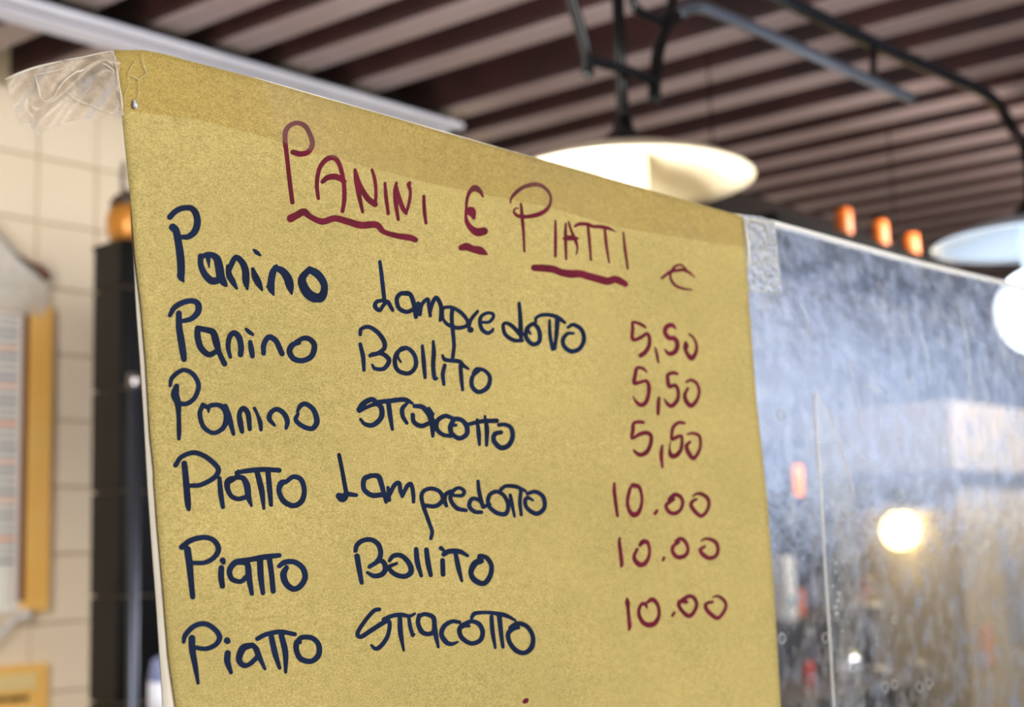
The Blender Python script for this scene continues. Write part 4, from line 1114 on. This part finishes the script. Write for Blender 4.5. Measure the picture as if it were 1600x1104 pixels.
# right end on the screen
grid_sheet('crinkled_end', [(1160, 335), (1166, 390), (1172, 455)], [(1210, 346), (1216, 400), (1222, 458)], [(1160, 335), (1190, 338), (1210, 345)], 24, 40, -.0022, 0, M_tape_crinkle, tape, k=0,
           )
crease([(1163, 345), (1168, 380), (1171, 415)], 5, .0012)
crease([(1166, 343), (1185, 345), (1207, 350)], 2.5, .0012)
crease([(1209, 350), (1212, 390), (1217, 440)], 1.8, .0012)

# old strip of tape with bubbles further along the screen
tp2 = thing('old_tape_strip', tuple(Pn(1305, 900, 0, 0)), 'old upright strip of clear tape with bubbles on the scratched screen, right of the menu', 'tape')
M_old = film('old_tape', (226, 228, 226), .02, .30, 90, gloss_rough=.25, gloss=.0, lo=.4, hi=.7, bump=(90, .3, .001), fres=.1)
M_old_top = film('old_tape_top', (252, 253, 255), .8, 1.0, 120, gloss_rough=.3, gloss=.14, lo=.35, hi=.6, bump=(160, .6, .001), fres=.6)
grid_sheet('strip', [(1277, 690), (1282, 760), (1290, 900), (1297, 1000), (1303, 1104), (1312, 1260)], [(1314, 690), (1328, 745), (1338, 800), (1343, 870), (1352, 1104), (1358, 1260)], [(1277, 690), (1314, 690)], 10, 60, -.0034, 0, M_old, tp2, k=0)
grid_sheet('peeled_tip', [(1272, 614), (1275, 650), (1277, 690)], [(1275, 613), (1292, 640), (1314, 692)], [(1272, 614), (1275, 613)], 8, 20, -.0033, 0, M_old_top, tp2, k=0)


def edge_line(pts, wpx, parent=tp2):
    q = smooth_pts([(a, b, 0) for a, b in pts], 6); ar = np.array([[p.x, p.y] for p in q]); P = Pn(ar[:, 0], ar[:, 1], -.0032, 0)
    return obj('tape_edge', add_tube(bmesh.new(), [Vector(p) for p in P], wpx * .5 * .88 / F, 6), M_edge, parent, True)


edge_line([(1273, 616), (1277, 690), (1282, 760), (1290, 900), (1297, 1000), (1303, 1104), (1312, 1260)], 3.2)
edge_line([(1275, 613), (1292, 640), (1306, 672), (1314, 695), (1328, 745), (1334, 775)], 2.2)
bm = bmesh.new()
rnd = random.Random(3)
for (bx, by) in [(1300, 785), (1310, 804), (1298, 820), (1306, 818), (1318, 812), (1312, 833), (1320, 845), (1297, 849), (1306, 880), (1318, 877), (1328, 878), (1305, 893), (1312, 905), (1300, 915), (1310, 926), (1308, 938), (1306, 948), (1308, 958), (1324, 972), (1330, 800), (1298, 875), (1316, 985)]:
    P = Pn(bx + rnd.uniform(-2, 2), by, -.0032, 0)
    bmesh.ops.create_icosphere(bm, subdivisions=1, radius=rnd.uniform(1.3, 2.6) * .9 / F, matrix=Matrix.Translation(Vector(P)))
o = obj('bubbles', bm, mat('bubble', (240, 240, 240), .1, coat=1), tp2, True); o['kind'] = 'stuff'
# pale rings painted for blurred glints on the screen
bm = bmesh.new()
for (bx, by, rad) in [(1222, 997, 7), (1290, 996, 7), (1383, 1073, 8), (1398, 1069, 7), (1437, 1073, 8), (1452, 1067, 8), (1450, 825, 7), (1468, 828, 7), (1406, 774, 7), (1350, 765, 9), (1220, 648, 8), (1398, 968, 6), (1533, 712, 8)]:
    c = Vector(Pn(bx, by, -.0033, 0)); R = rad * 1.0 / F
    ring = [c + Vector((math.cos(a) * R * 1.25, -.0001, math.sin(a) * R)) for a in [2 * math.pi * i / 20 for i in range(21)]]
    add_tube(bm, ring, .00022, 5, cap=False)
o = obj('glint_rings', bm, mat('glint_ring', (222, 220, 216), .5), scr, True); o['kind'] = 'stuff'
# scratches
bm = bmesh.new()
for pts in ([(1396, 620), (1400, 660), (1404, 690)], [(1325, 560), (1340, 620), (1352, 680)], [(1250, 470), (1262, 500), (1258, 540)], [(1325, 690), (1345, 712), (1358, 722)], [(1440, 520), (1450, 560), (1452, 600)], [(1500, 480), (1512, 540), (1516, 600)], [(1350, 600), (1372, 608), (1390, 622)]):
    q = smooth_pts([(a, b, 0) for a, b in pts], 5); ar = np.array([[p.x, p.y] for p in q]); P = Pn(ar[:, 0], ar[:, 1], -.0034, 0)
    add_tube(bm, [Vector(p) for p in P], .0004, 5)
o = obj('scratches', bm, mat('scratch', (226, 232, 244), .6), scr, True); o['kind'] = 'stuff'

# a plain serving counter below the frame carries the screen
ct = thing('serving_counter', (.5, YP, 0), 'serving counter under the clear screen, below the picture', 'counter')
zt0 = CAMZ - .435
obj('counter_top', box((.62, YP + .02, zt0 - .02), (1.7, .5, .04), bev=.006), M_steel, ct)
obj('cabinet', box((.62, YP + .02, (zt0 - .04) / 2), (1.62, .44, zt0 - .04), bev=.006), M_wood, ct)
